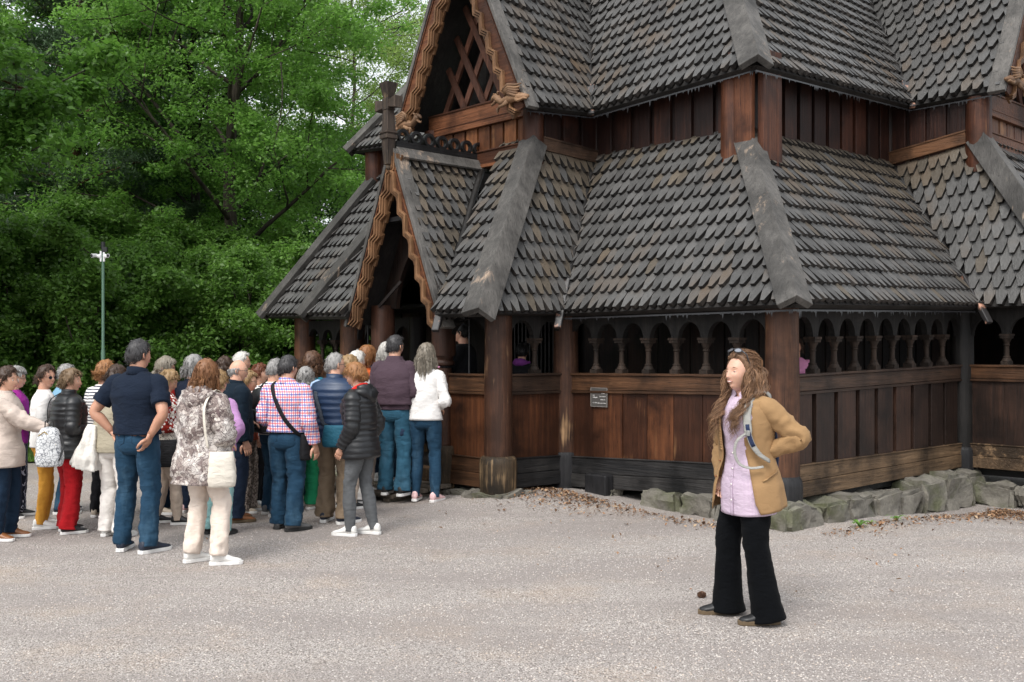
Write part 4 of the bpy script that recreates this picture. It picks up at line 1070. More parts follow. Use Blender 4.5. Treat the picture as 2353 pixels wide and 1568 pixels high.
def sepxyz(t, co): s_ = t.n('SeparateXYZ', Vector=co); return s_.outputs[0], s_.outputs[1], s_.outputs[2]
def p_checks(t, co, col):
    x, y, z = sepxyz(t, co); u = t.math('ADD', x, t.math('MULTIPLY', y, .85)); p = .052
    for v, offs in ((u, 0), (z, .13)):
        col = t.mix(t.math('MULTIPLY', frac_band(t, v, p, .27, offs), .7), col, (.05, .07, .36)); col = t.mix(t.math('MULTIPLY', frac_band(t, v, p, .27, offs + .5), .62), col, (.72, .05, .06))
    return col
def p_stripes(t, co, col): x, y, z = sepxyz(t, co); return t.mix(frac_band(t, t.math('ADD', z, t.math('MULTIPLY', t.noise(co, 6, 2), .02)), .034, .36), col, (.015, .02, .05))
def p_pin(t, co, col): x, y, z = sepxyz(t, co); return t.mix(frac_band(t, t.math('ADD', x, y), .018, .22), col, (.42, .42, .5))
def p_shirt(t, co, col): x, y, z = sepxyz(t, co); return t.mix(frac_band(t, t.math('ADD', x, t.math('MULTIPLY', y, .9)), .011, .4), col, (.46, .33, .47))
def p_dots(t, co, col):
    v = t.n('TexVoronoi', {'feature': 'F1'}, Vector=t.mapping(co, rot=(.5, .3, .8)), Scale=24.0, Randomness=.25)
    return t.mix(t.math('LESS_THAN', v.outputs['Distance'], .40), col, (.82, .78, .72))
def p_snake(t, co, col):
    w_ = t.n('TexNoise', Vector=co, Scale=9.0, Detail=5.0).outputs['Color']; m = t.mix(.17, co, w_)
    v = t.n('TexVoronoi', {'feature': 'DISTANCE_TO_EDGE'}, Vector=m, Scale=30.0).outputs['Distance']; v2 = t.n('TexVoronoi', {'feature': 'F1'}, Vector=m, Scale=30.0)
    s_ = t.n('SeparateColor', Color=v2.outputs['Color']).outputs[0]
    base = t.ramp(s_, [(.0, (.13, .095, .09)), (.35, (.36, .30, .27)), (.6, (.72, .66, .6)), (.8, (.12, .08, .08)), (1, (.50, .44, .4))])
    tex = t.noise(co, 75, 3, .7); base = t.mix(t.ramp(tex, [(.45, (0, 0, 0)), (.6, (.55, .55, .55))]), base, (.12, .085, .085))
    big = t.noise(co, 5.5, 3, .6); base = t.mix(t.ramp(big, [(.50, (0, 0, 0)), (.62, (.7, .7, .7))]), base, (.72, .68, .64))
    return t.mix(t.ramp(v, [(.015, (.9, .9, .9)), (.07, (0, 0, 0))]), base, (.05, .035, .038))
def p_crackle(t, co, col):
    w_ = t.n('TexNoise', Vector=co, Scale=14.0, Detail=3.0).outputs['Color']; v = t.n('TexVoronoi', {'feature': 'DISTANCE_TO_EDGE'}, Vector=t.mix(.08, co, w_), Scale=34.0).outputs['Distance']
    return t.mix(t.ramp(v, [(.03, (1, 1, 1)), (.10, (0, 0, 0))]), col, (.17, .18, .20))
def p_lace(t, co, col):
    v = t.n('TexVoronoi', {'feature': 'F1'}, Vector=co, Scale=55.0, Randomness=.5).outputs['Distance']; return t.mix(t.math('LESS_THAN', v, .35), col, (.12, .085, .07))
def p_basket(t, co, col): x, y, z = sepxyz(t, co); return t.mix(frac_band(t, z, .018, .35), col, (.004, .004, .005))
def p_denim(t, co, col):
    n = t.noise(t.mapping(co, (9, 9, 3)), 1.0, 4, .6); return t.mix(t.ramp(n, [(.50, (0, 0, 0)), (.78, (.35, .35, .35))]), col, (.09, .17, .24))
def p_scarf(t, co, col):
    n = t.noise(co, 38, 3, .7); return t.mix(t.ramp(n, [(.45, (0, 0, 0)), (.55, (1, 1, 1))]), col, (.10, .075, .06))
def skin(c):
    name = 'skin_%02d' % int(c[0] * 100)
    if name in MATS: return MATS[name]
    t = NT(name); co = t.coord(); n = t.noise(co, 9, 4, .6); n2 = t.noise(co, 60, 3, .6)
    col = t.ramp(n, [(.3, (c[0] * .92, c[1] * .84, c[2] * .82)), (.7, (c[0] * 1.05, c[1] * 1.05, c[2] * 1.05))])
    t.bsdf(col, .5, t.bump(n2, .08, .006), Subsurface_Weight=.12, Subsurface_Radius=(.02, .008, .004)); MATS[name] = t.m; return t.m
def hairmat(name, c, c2):
    name = 'hair_' + name
    if name in MATS: return MATS[name]
    t = NT(name); r = t.attr('rnd'); co = t.coord(); n = t.noise(t.mapping(co, (60, 60, 9)), 1.0, 4, .7)
    col = t.ramp(t.math('ADD', t.math('MULTIPLY', r, .45), t.math('MULTIPLY', n, .55)), [(.2, sc(c, .55)), (.5, c), (.9, c2)])
    t.bsdf(col, .42, t.bump(n, .5, .01), Specular_IOR_Level=.35); MATS[name] = t.m; return t.m
HAIR = dict(grey=((.30, .29, .28), (.60, .59, .57)), white=((.58, .56, .52), (.85, .83, .80)), black=((.012, .011, .011), (.06, .055, .055)), salt=((.045, .043, .045), (.22, .21, .21)), brown=((.05, .028, .018), (.15, .085, .05)),
            blond=((.30, .19, .09), (.62, .45, .26)), darkblond=((.17, .11, .06), (.42, .30, .18)), ginger=((.26, .11, .04), (.55, .28, .12)), auburn=((.12, .035, .014), (.30, .11, .05)), copper=((.22, .10, .045), (.50, .27, .13)), ash=((.22, .19, .15), (.60, .55, .46)), chestnut=((.10, .05, .028), (.34, .18, .09)), ginlight=((.30, .14, .055), (.60, .34, .16)))
def HM(k): return hairmat(k, *HAIR[k])
SHOE = dict(white=plain('shoe_white', (.72, .71, .68), .5, .05), navy=plain('shoe_navy', (.012, .018, .035), .6), black=plain('shoe_black', (.014, .014, .015), .45), brown=plain('shoe_brown', (.22, .085, .03), .4), grey=plain('shoe_grey', (.12, .12, .12), .6), pink=plain('shoe_pink', (.75, .5, .5), .5), beige=plain('shoe_beige', (.45, .38, .3), .6))
SOLEW = plain('sole_white', (.75, .74, .72), .5, .03); SOLEB = plain('sole_black', (.02, .02, .02), .6); SOLET = plain('sole_tan', (.11, .075, .04), .6)
EYEW = plain('eye_white', (.7, .68, .65), .2, .02); IRIS = plain('iris', (.03, .02, .015), .1); LIP = plain('lip', (.46, .20, .17), .45, .08); TEETH = plain('teeth', (.8, .77, .7), .3, .02); GLASSD = plain('sunglass', (.012, .013, .016), .06, .02); WIRE = plain('glasses_wire', (.03, .03, .035), .3)
BLK = fabric('black_strap', (.012, .012, .014), .6); LTH = plain('leather_brown', (.20, .065, .02), .45)

def cr(pts, step):
    """Catmull-Rom resample of (pos, values...) rows"""
    P = [np.array(p, dtype=float) for p in pts]; out = []; n = len(P)
    for i in range(n - 1):
        a, b, c, d = P[max(i - 1, 0)], P[i], P[i + 1], P[min(i + 2, n - 1)]; m = max(1, int(np.linalg.norm((c - b)[:3]) / step))
        for k in range(m):
            t = k / m; out.append(.5 * ((2 * b) + (-a + c) * t + (2 * a - 5 * b + 4 * c - d) * t * t + (-a + 3 * b - 3 * c + d) * t ** 3))
    out.append(P[-1]); return out
def organic(mb, rows, n=18, step=.022, ref=(0, 1, 0), seed=None, quilt=0, pw=2.0, cap=True, fr=(2.2, 26), qamp=.012, r=.5):
    """rows: (x,y,z, rx, ry, foldamp). smooth tube with cloth folds"""
    rows = cr(rows, step); m = len(rows); vs = []; fs = []; seed = random.random() * 40 if seed is None else seed; ref = Vector(ref); L_ = 0
    for j, rw in enumerate(rows):
        p = Vector(rw[:3]); d = Vector(rows[min(j + 1, m - 1)][:3]) - Vector(rows[max(j - 1, 0)][:3])
        if d.length < 1e-6: d = Vector((0, 0, 1))
        d.normalize(); sd = d.cross(ref)
        if sd.length < .05: sd = d.cross(Vector((1, 0, 0)))
        sd.normalize(); u = sd.cross(d)
        if j: L_ += (p - Vector(rows[j - 1][:3])).length
        q = 0
        if quilt: q = (abs(math.sin(PI * L_ / quilt)) ** .6 - .6) * qamp * 1.5
        for i in range(n):
            a = 2 * PI * i / n; ca, sa = math.cos(a), math.sin(a); k = 1
            if pw != 2: k = (abs(ca) ** pw + abs(sa) ** pw) ** (-1 / pw)
            v = sd * (ca * rw[3] * k) + u * (sa * rw[4] * k); vn = v.normalized() if v.length > 1e-6 else v
            am = rw[5]; f = 0
            if am:
                w_ = mnoise.noise(Vector((ca * fr[0] + seed, sa * fr[0], L_ * fr[1] * .35 + seed))) * .6 + (.5 - abs(mnoise.noise(Vector((ca * fr[0] * .8 + seed, sa * fr[0] * .8 + L_ * 5, L_ * fr[1]))))) * .8
                w_ += .30 * (.4 - abs(mnoise.noise(Vector((ca * 1.3 + L_ * 7 + seed, sa * 1.3 - L_ * 5, L_ * 6 + seed))))); f = w_ * am * 2.1
            if q: q2 = q + .004 * mnoise.noise(Vector((ca * 9, sa * 9, L_ * 60 + seed)))
            else: q2 = 0
            vs.append(p + v + vn * (f + q2))
    for j in range(m - 1):
        for i in range(n): fs.append((j * n + i, (j + 1) * n + i, (j + 1) * n + (i + 1) % n, j * n + (i + 1) % n))
    if cap:
        fs.append(tuple(range(n))); fs.append(tuple((m - 1) * n + i for i in range(n))[::-1])
    mb.add(vs, fs, r)

# ------------------------------------------------------------------ head
def gs(x, s): return math.exp(-(x / s) ** 2)
def headpt(x, y, z, fem=1):
    px, py, pz = x * .0735, y * (.093 if y > 0 else .098), z * .116
    if z < 0:
        k = -z; px *= 1 - (.30 if fem else .24) * k ** 1.5
        py *= (1 - .50 * k ** 1.1) if y < 0 else (1 - .10 * k)
    if z > .2: px *= 1 + .03 * (z - .2)
    if y > .0:
        X, Z = px, pz; w_ = min(1, y * 3)
        f = .0035 * gs(Z - .030, .012) * gs(X, .05) - .010 * (gs(X - .031, .015) + gs(X + .031, .015)) * gs(Z - .006, .014)
        f += (.006 * gs(Z - .002, .018) * gs(X, .009)) + (.013 * gs(Z + .018, .016) * gs(X, .010)) + (.017 * gs(Z + .031, .010) * gs(X, .0125)) + .004 * gs(Z + .034, .008) * (gs(X - .013, .006) + gs(X + .013, .006))
        f += .004 * (gs(X - .042, .02) + gs(X + .042, .02)) * gs(Z + .022, .018)
        f += .0075 * gs(Z + .056, .011) * gs(X, .022) - .003 * gs(Z + .070, .007) * gs(X, .02) + .016 * gs(Z + .090, .019) * gs(X, .026)
        py += f * w_
    return Vector((px, py, pz))
def add_head(mb, M, nl=34, na=26, fem=1, r=.5):
    vs = []; fs = []
    for j in range(na + 1):
        ph = PI * j / na
        for i in range(nl):
            a = 2 * PI * i / nl; vs.append(M @ headpt(math.sin(ph) * math.cos(a), math.sin(ph) * math.sin(a), math.cos(ph), fem))
    for j in range(na):
        for i in range(nl): fs.append((j * nl + i, (j + 1) * nl + i, (j + 1) * nl + (i + 1) % nl, j * nl + (i + 1) % nl))
    mb.add(vs, fs, r)
    for sx in (-1, 1):   # ears
        c = Vector((sx * .0755, -.008, -.006)); rot = Matrix.Rotation(sx * .35, 3, 'Z') @ Matrix.Rotation(.15, 3, 'X')
        E = MB(); E.ball((0, 0, 0), .007, .017, .030, 10, 8); E.tube([(sx * .005, .010, -.022), (sx * .007, -.006, -.026), (sx * .009, -.017, -.006), (sx * .009, -.014, .018), (sx * .006, .002, .029), (sx * .003, .013, .020)], [.004, .005, .005, .005, .0045, .003], 6)
        mb.add([M @ (c + rot @ Vector(v)) for v in E.v], E.f, r)
def hairmask(x, y, z, style, top_=.66):
    if style == 'bald':
        if y > .05: return 0
        return sstep(.34 + .1 * y - z, 0, .1) * sstep(z + .55, 0, .1)
    lim = lerp(-.10, top_, sstep(y, .02, .62)) if y > 0 else lerp(-.10, -.62, sstep(-y, .05, .5))
    if style == 'receding' and y > 0: lim += .14
    return sstep(z - lim, -.02, .12)
def hair(root, M, hs, neck_dirs=None, seed=0, torso=None):
    """hs: dict(style,len,vol,color,curl,n,sweep)"""
    rn = random.Random(seed); mb = MB(); style = hs.get('style', 'full'); vol = hs.get('vol', .02); nl, na = hs.get('res', (40, 30)); cu = hs.get('curl', .3); vs = []; fs = []
    for j in range(na + 1):
        ph = PI * j / na
        for i in range(nl):
            a = 2 * PI * i / nl; x, y, z = math.sin(ph) * math.cos(a), math.sin(ph) * math.sin(a), math.cos(ph)
            m = hairmask(x, y, z, style, hs.get('top', .66)); p = headpt(x, y if y < 0 else y * .98, z); d = Vector((x, y, z))
            nn = mnoise.noise(Vector((x * 3.2 + seed, y * 3.2, z * 3.2))) * .5 + mnoise.noise(Vector((x * 9 + seed, y * 9, z * 5))) * .35
            th = vol * (m * (1 + cu * nn * 1.4) * (1 + .35 * max(0, z))) - .012 * (1 - m)
            vs.append(M @ (p + d * th))
    for j in range(na):
        for i in range(nl): fs.append((j * nl + i, (j + 1) * nl + i, (j + 1) * nl + (i + 1) % nl, j * nl + (i + 1) % nl))
    mb.add(vs, fs, .35)
    n = int(hs.get('n', 190) * .5); L_ = hs.get('len', .06); rad = hs.get('rad', .0042) * hs.get('thin', .50); kids = hs.get('kids', 8); up = M.to_3x3().inverted() @ Vector((0, 0, 1)); made = 0; guard = 0; loose = hs.get('loose', .011)
    part = hs.get('part', 0)
    while made < n and guard < n * 30:
        guard += 1
        d = Vector((rn.gauss(0, 1), rn.gauss(0, 1), rn.gauss(0, 1))).normalized()
        if hairmask(*d, style) < .6 or (d.y > .3 and d.z < hs.get('line', -1)): continue
        made += 1; p = headpt(*d) + d * vol * .55; crown = Vector(hs.get('crown', (part * .3, -.25, 1))).normalized()
        v = d - crown * d.dot(crown) * 1.0; v = v - d * v.dot(d)
        if v.length < .05: v = Vector((rn.uniform(-1, 1), rn.uniform(-1, 1), 0))
        v.normalize(); v = (v + Vector(hs.get('sweep', (0, 0, 0)))).normalized()
        ll = L_ * rn.uniform(.75, 1.12); ns = max(5, int(ll / hs.get('step', .022))); st = ll / ns; pts = []; lay = vol * rn.uniform(.6, 1.1); ph0 = rn.random() * 6.3; wl = rn.uniform(*hs.get('wl', (.055, .085))); fr_ = rn.random() < hs.get('front', .5); wa = hs.get('wave', .006) * rn.uniform(.6, 1.3); dl = hs.get('delay', 0)
        for k in range(ns + 1):
            w_ = Vector((math.sin(ph0 + k * st / wl * 6.28), math.cos(ph0 + k * st / wl * 6.28), 0)) * wa * (min(1, k / 4) if not hs.get('wgrow') else min(1, (k / ns * 2.0) ** 1.3))
            pts.append(p + w_)
            g_ = min(.9, hs.get('grav', .25) * (1 + k * .25) * hs.get('step', .022) / .022) * (1 if not dl else sstep(k * st, dl * .4, dl * 1.4) if d.y > -.1 and d.z > .45 else 1); v = (v * (1 - g_) + (-up) * g_ + Vector((rn.uniform(-1, 1), rn.uniform(-1, 1), rn.uniform(-1, 1))) * hs.get('jit', .06) * (1 + cu)).normalized()
            if dl and k * st < dl * 1.3 and d.y > .1: v = (v + Vector((0, -.35, 0))).normalized()
            p = p + v * st
            q = Vector((p.x / .0735, p.y / .097, p.z / .116)); ql = q.length
            if ql < 1 + lay / .09: 
                e = q / max(ql, 1e-4); p = Vector((e.x * .0735, e.y * .097, e.z * .116)) * (1 + lay / .09)
            if p.y > hs.get('fy', .045) and -.13 < p.z < hs.get('ftop', .055) and abs(p.x) < .070: p.x = .072 * (1 if p.x >= 0 else -1); p.y = min(p.y, hs.get('fy', .045) + .01)
            if torso and p.z < -.165:
                dep = lerp(.05, .125, min(1, (-.165 - p.z) / .12)); 
                if abs(p.y + .01) < dep and abs(p.x) < .175: p.y = -.01 + dep * (1 if (fr_ and d.y > -.35) else -1)
        n_ = len(pts); tone = rn.random()
        for _ in range(kids):
            o = Vector((rn.gauss(0, 1), rn.gauss(0, 1), rn.gauss(0, 1))) * loose * .6; o2 = Vector((rn.gauss(0, 1), rn.gauss(0, 1), rn.gauss(0, .6))) * loose * .55; cut = rn.uniform(.72, 1.0); m_ = max(4, int(n_ * cut)); r0 = rad * rn.uniform(.7, 1.25)
            mb.tube([M @ (q + o * (.35 + .65 * math.sin(PI * min(1, k / n_ * .8 + .1))) + o2 * (k / n_) ** 2 * 1.5) for k, q in enumerate(pts[:m_])], [r0 * (1 - .8 * (k / m_) ** 3) for k in range(m_)], 3, ref=(.3, .5, .8), r=min(1, max(0, tone * .75 + rn.random() * .25)), cap=False)
    return mb.build('hair', HM(hs['color']), root, smooth=True, recalc=False)

def add_hand(mb, wrist, d, palm_n, curl=.5, sc_=1.0, side=1, r=.5):
    """palm leaves the wrist along d; palm_n points out of the palm"""
    d = Vector(d).normalized(); pn = Vector(palm_n); pn = (pn - d * pn.dot(d)).normalized(); w_ = d.cross(pn) * side; wr = Vector(wrist); s = sc_
    mb.tube([wr - d * .02 * s, wr + d * .02 * s, wr + d * .055 * s + pn * .003, wr + d * .085 * s + pn * .006 * s], [(.024 * s, .018 * s), (.032 * s, .016 * s), (.040 * s, .015 * s), (.037 * s, .012 * s)], 10, ref=pn, r=r)
    for i, (off, ln, rr) in enumerate(((.029, .070, .0085), (.010, .078, .0088), (-.009, .073, .0085), (-.027, .058, .0075))):
        b_ = wr + d * .080 * s + w_ * off * s; dd = d.copy(); pts = [b_]
        for k in range(3):
            c_ = curl * (.55 + .25 * k); dd = (dd * math.cos(c_) + pn * math.sin(c_)).normalized(); pn2 = pn; pts.append(pts[-1] + dd * ln * s * (.42, .32, .26)[k])
            if k < 2: pn = (pn - dd * pn.dot(dd)).normalized()
        pn = pn2; pn = Vector(palm_n); pn = (pn - d * pn.dot(d)).normalized()
        mb.tube(pts, [rr * s, rr * s * .95, rr * s * .85, rr * s * .65], 7, r=r)
    tb = wr + d * .025 * s + w_ * .028 * s; mb.tube([tb, tb + (d * .6 + w_ * .8) * .030 * s + pn * .008 * s, tb + (d * .85 + w_ * .6) * .058 * s + pn * .016 * s, tb + (d * 1.0 + w_ * .45) * .078 * s + pn * .022 * s], [.014 * s, .0125 * s, .010 * s, .007 * s], 7, r=r)

# ------------------------------------------------------------------ person
ARM = dict(hang=((.035, -.02, -.28), (.045, .03, -.52)), front=((.055, -.03, -.27), (-.09, .17, -.31)), hip=((.17, -.08, -.24), (.045, -.075, -.43)), pocket=((.10, -.07, -.27), (.035, .04, -.48)), cross=((.05, .05, -.28), (-.20, .19, -.24)),
           fwd=((.02, .20, -.20), (-.02, .43, -.24)), up=((.05, .10, -.27), (-.08, .19, -.06)), strap=((.06, .0, -.28), (.0, .14, -.14)))
TZ = [.80, .88, .96, 1.06, 1.18, 1.29, 1.37, 1.42, 1.455, 1.48]
TM = ([.165, .168, .165, .158, .168, .186, .190, .168, .105, .064], [.118, .122, .12, .115, .120, .125, .115, .092, .068, .058])
TF = ([.172, .176, .165, .148, .152, .166, .168, .146, .092, .056], [.120, .126, .120, .110, .120, .124, .110, .086, .062, .052])
def interp(z, zs, vs): return float(np.interp(z, zs, vs))
PEOPLE = []
def person(x, y, H, heading, label, group='visitors queueing at the church', z0=None, fem=1, bulk=1.0, belly=0, lean=0, head=(0, 0), sk=(.62, .36, .25), hs=None, top=None, jacket=None, pants=None, feet=None, arms=('hang', 'hang'), shoes=('white', SOLEW), face=True, hi=False, glasses=None, extras=None, curl=.45, neck=None, seedk=None, knee=.02, twist=0):
    seed = len(PEOPLE) * 13 + 5; rs_ = random.getstate(); random.seed(seed)
    z0 = ground_z(x, y) if z0 is None else z0; k = H / 1.72
    root = empty('person', (x, y, z0), -R(heading)); root.scale = (k, k, k); tag(root, label, 'person', group); PEOPLE.append(root)
    T = TF if fem else TM; RX = [v * bulk for v in T[0]]; RX[-1] = T[0][-1]; RX[-2] = T[0][-2] * (1 + (bulk - 1) * .5); RY = [v * bulk for v in T[1]]; RY[-1] = T[1][-1]
    ML = Matrix.Translation((0, 0, .93)) @ Matrix.Rotation(-lean, 4, 'X') @ Matrix.Rotation(-R(twist), 4, 'Z') @ Matrix.Translation((0, 0, -.93))
    TP = lambda p: ML @ Vector(p)
    SKN = skin(sk)
    feet = feet or ((-.11, .02, -8), (.11, -.03, 8))      # left, right: x, y, toe-out
    shx = (.158 if fem else .178) * (1 + (bulk - 1) * .6)
    # joints
    J = {}
    for sgn, nm, fi in ((-1, 'L', 0), (1, 'R', 1)):
        fx, fy, fa = feet[fi]; hipj = Vector((sgn * .088, 0, .90)); ank = Vector((fx, fy, .085)); kn = (hipj + ank) / 2 + Vector((sgn * .004, knee + .015, .02)); J[nm] = (hipj, kn, ank, fa)
        ap = arms[fi]; ap = ARM[ap] if isinstance(ap, str) else ap; S_ = Vector((sgn * shx, -.005, 1.385)); E_ = S_ + Vector((sgn * ap[0][0], ap[0][1], ap[0][2])); Wr = S_ + Vector((sgn * ap[1][0], ap[1][1], ap[1][2])); J['a' + nm] = (TP(S_), TP(E_), TP(Wr))
    # body: one skin mesh (torso core, limbs, neck, head, hands)
    mb = MB()
    nb = TP((0, -.008, 1.44)); nt = TP((0, .012, 1.56)); hc = TP((0, .030, 1.607))
    MH = Matrix.Translation(hc) @ Matrix.Scale(1.05 if hi else 1.0, 4) @ Matrix.Rotation(-R(head[0]) - R(twist), 4, 'Z') @ Matrix.Rotation(R(head[1]) - lean * .3, 4, 'X')
    nr = .056 if fem else .064
    mb.tube([TP((0, 0, .85)), TP((0, 0, 1.0)), TP((0, 0, 1.2)), TP((0, 0, 1.36)), nb - Vector((0, 0, .03)), nb, (nb + nt) / 2, nt, nt + Vector((0, .0, .02))], [(.11, .08), (.11, .08), (.11, .08), (.12, .075), (nr * 1.35, nr * 1.0), (nr * 1.08, nr), (nr, nr), (nr, nr), (nr * .9, nr * .9)], 16, ref=(0, 1, 0), r=.5)
    add_head(mb, MH, *((64, 52) if hi else (34, 28)), fem=fem)
    for nm, sgn in (('L', -1), ('R', 1)):
        hipj, kn, ank, fa = J[nm]; mb.tube([hipj, kn, ank, ank - Vector((0, 0, .05))], [.06, .042, .03, .028], 10, r=.5)
        S_, E_, Wr = J['a' + nm]; am = 1.0 if fem else 1.18
        rows = [(*S_, .05 * am, .05 * am, 0), (*vl(S_, E_, .5), .044 * am, .046 * am, 0), (*E_, .037 * am, .037 * am, 0), (*vl(E_, Wr, .3), .037 * am, .039 * am, 0), (*vl(E_, Wr, .75), .027 * am, .025 * am, 0), (*Wr, .024 * am, .019 * am, 0)]
        organic(mb, rows, 12, .035)
        d = (Wr - E_).normalized(); pn = Vector((-sgn, .2, 0)) if abs(d.z) > .5 else Vector((0, 0, -1))
        add_hand(mb, Wr, (d * .9 + Vector((0, .15, -.25))).normalized(), pn, curl, 1.0 if fem else 1.12, side=-sgn)
    body = mb.build('body', SKN, root, smooth=True, recalc=False)
    if face:
        for sx in (-1, 1):
            e = MB(); c = Vector((sx * .0305, .0665, .005)); e.ball(c, .0115, n=10, m=8); ey = MB(); ey.v = [tuple(MH @ Vector(v)) for v in e.v]; ey.f = e.f; ey._r(len(e.f), .5); eo = ey.build('eye', EYEW, body, smooth=True)
            e = MB(); e.ball(c + Vector((.0, .0085, -.001)), .0055, .004, .0055, 8, 6); i_ = MB(); i_.v = [tuple(MH @ Vector(v)) for v in e.v]; i_.f = e.f; i_._r(len(e.f), .5); i_.build('iris', IRIS, eo)
        e = MB()
        for sx in (-1, 1): e.tube([MH @ Vector((sx * .014, .0865, .025)), MH @ Vector((sx * .030, .0825, .031)), MH @ Vector((sx * .048, .067, .024))], [.003, .0032, .0015], 6)
        e.build('eyebrows', HM(hs['color'] if hs and hs['color'] not in ('white', 'grey') else 'darkblond'), body)
        e = MB(); ly = headpt(0, .9, -.47).y
        y_ = .093; e.tube([MH @ Vector((-.022, y_ - .016, -.054)), MH @ Vector((-.010, y_ - .004, -.052)), MH @ Vector((0, y_ - .002, -.0525)), MH @ Vector((.010, y_ - .004, -.052)), MH @ Vector((.022, y_ - .016, -.054))], [.0015, .0038, .0042, .0038, .0015], 6)
        e.tube([MH @ Vector((-.021, y_ - .017, -.055)), MH @ Vector((-.010, y_ - .006, -.060)), MH @ Vector((0, y_ - .004, -.061)), MH @ Vector((.010, y_ - .006, -.060)), MH @ Vector((.021, y_ - .017, -.055))], [.0015, .004, .0048, .004, .0015], 6)
        e.build('lips', LIP, body, smooth=True)
    if hs: hair(root, MH, hs, seed=seed, torso=hs.get('len', 0) > .2)
    if glasses:
        e = MB(); dark_ = glasses == 'sun'
        for sx in (-1, 1):
            M_ = 12; ring = [MH @ Vector((sx * .033 + .021 * math.cos(2 * PI * q / M_), .094 - .10 * abs(sx * .033 + .021 * math.cos(2 * PI * q / M_)) ** 1.2 * 1.6, .002 + .017 * math.sin(2 * PI * q / M_))) for q in range(M_ + 1)]
            e.tube(ring, .0018, 5); e.tube([MH @ Vector((sx * .053, .082, .008)), MH @ Vector((sx * .075, .055, .010)), MH @ Vector((sx * .080, -.01, .012))], .0022, 5)
        e.tube([MH @ Vector((-.012, .095, .006)), MH @ Vector((.012, .095, .006))], .0018, 5); gl_ = e.build('glasses', WIRE, root)
        if dark_:
            for sx in (-1, 1):
                e = MB(); e.add([MH @ Vector((sx * .033 + .020 * math.cos(2 * PI * q / 12), .0935 - .10 * abs(sx * .033 + .020 * math.cos(2 * PI * q / 12)) ** 1.2 * 1.6, .002 + .016 * math.sin(2 * PI * q / 12))) for q in range(12)], [tuple(range(12))]); e.build('lens', GLASSD, gl_)
    # upper garments
    def garment(name, g, parent=root):
        mb = MB(); inf = g.get('inf', .012); hem = g.get('hem', .90); fl = g.get('flare', 0); am = g.get('fold', .008); q = g.get('quilt', 0); rows = []
        zs = [hem] + [z for z in TZ if z > hem + .03]; neckz = g.get('neck', 1.485)
        for z in zs:
            if z > neckz: continue
            rx = interp(z, TZ, RX) + inf; ry = interp(z, TZ, RY) + inf; f = sstep(1.15 - z, 0, max(.05, 1.15 - hem)); rx += fl * f; ry += fl * f
            by = belly * gs(z - 1.03, .13); ry += by * .5
            p = TP((0, by * .5 + (.008 if fem else 0) * gs(z - 1.27, .07), z)); rows.append((*p, rx, ry, am * (1 if z < 1.3 else .45 if z < 1.4 else .15)))
        organic(mb, rows, 30, .016 if q else .022, quilt=q, pw=g.get('pw', 2.25), fr=g.get('fr', (2.0, 16)), qamp=g.get('qamp', .014))
        sl_ = g.get('sleeve', 1.0)
        if sl_ > 0:
            for nm, sgn in (('L', -1), ('R', 1)):
                S_, E_, Wr = J['a' + nm]; si = inf * .7 + (0 if fem else .008); s_in = S_ + (TP((0, 0, 1.39)) - S_) * .35 + Vector((0, 0, .012)); fa_ = g.get('sfold', am)
                if sl_ >= 1:
                    end = vl(E_, Wr, .96); rows = [(*s_in, .050, .050, 0), (*S_, .056 + si, .059 + si, fa_ * .2), (*vl(S_, E_, .4), .050 + si, .054 + si, fa_ * .9), (*vl(S_, E_, .85), .045 + si, .048 + si, fa_ * 1.5), (*E_, .044 + si, .046 + si, fa_ * 1.6), (*vl(E_, Wr, .3), .041 + si, .043 + si, fa_ * 1.4), (*vl(E_, Wr, .7), .034 + si, .036 + si, fa_), (*end, .029 + si, .030 + si, fa_ * .6)]
                else:
                    e_ = vl(S_, E_, sl_ * 1.2); rows = [(*s_in, .050, .050, 0), (*S_, .054 + si, .058 + si, fa_ * .2), (*vl(S_, E_, sl_ * .6), .052 + si, .058 + si, fa_), (*e_, .052 + si, .058 + si, fa_ * .5)]
                organic(mb, rows, 18, .016 if q else .02, quilt=q * .9, fr=(1.6, 22), qamp=g.get('qamp', .014) * .8)
        if g.get('collar'):
            cz = g.get('collar'); organic(mb, [(*TP((0, -.004, 1.44)), nr + .035, nr + .032, 0), (*TP((0, .0, 1.475)), nr + .020, nr + .018, .002), (*TP((0, .006, 1.475 + cz)), nr + .020, nr + .018, .002), (*TP((0, .006, 1.474 + cz)), nr + .008, nr + .008, 0), (*TP((0, .004, 1.46)), nr + .006, nr + .006, 0)], 22, .02)
        if g.get('hood'):
            c = TP((0, -.095, 1.44)); organic(mb, [(*TP((-.13, -.02, 1.45)), .03, .03, .004), (*TP((-.11, -.085, 1.44)), .05, .045, .01), (*TP((0, -.12, 1.40)), .055, .07, .014), (*TP((.11, -.085, 1.44)), .05, .045, .01), (*TP((.13, -.02, 1.45)), .03, .03, .004)], 16, .02, ref=(0, 0, 1), quilt=q, fr=(2, 20))
            organic(mb, [(*TP((-.09, -.03, 1.485)), .025, .025, .004), (*TP((-.07, -.085, 1.495)), .035, .03, .008), (*TP((0, -.105, 1.475)), .04, .04, .01), (*TP((.07, -.085, 1.495)), .035, .03, .008), (*TP((.09, -.03, 1.485)), .025, .025, .004)], 14, .02, ref=(0, 0, 1), fr=(2, 20))
        if g.get('fn'): g['fn'](mb, TP, J)
        return mb.build(name, g['mat'], parent, smooth=True, recalc=False)
    if top: garment(top.get('name', 'top'), top)
    if jacket: garment(jacket.get('name', 'jacket'), jacket)
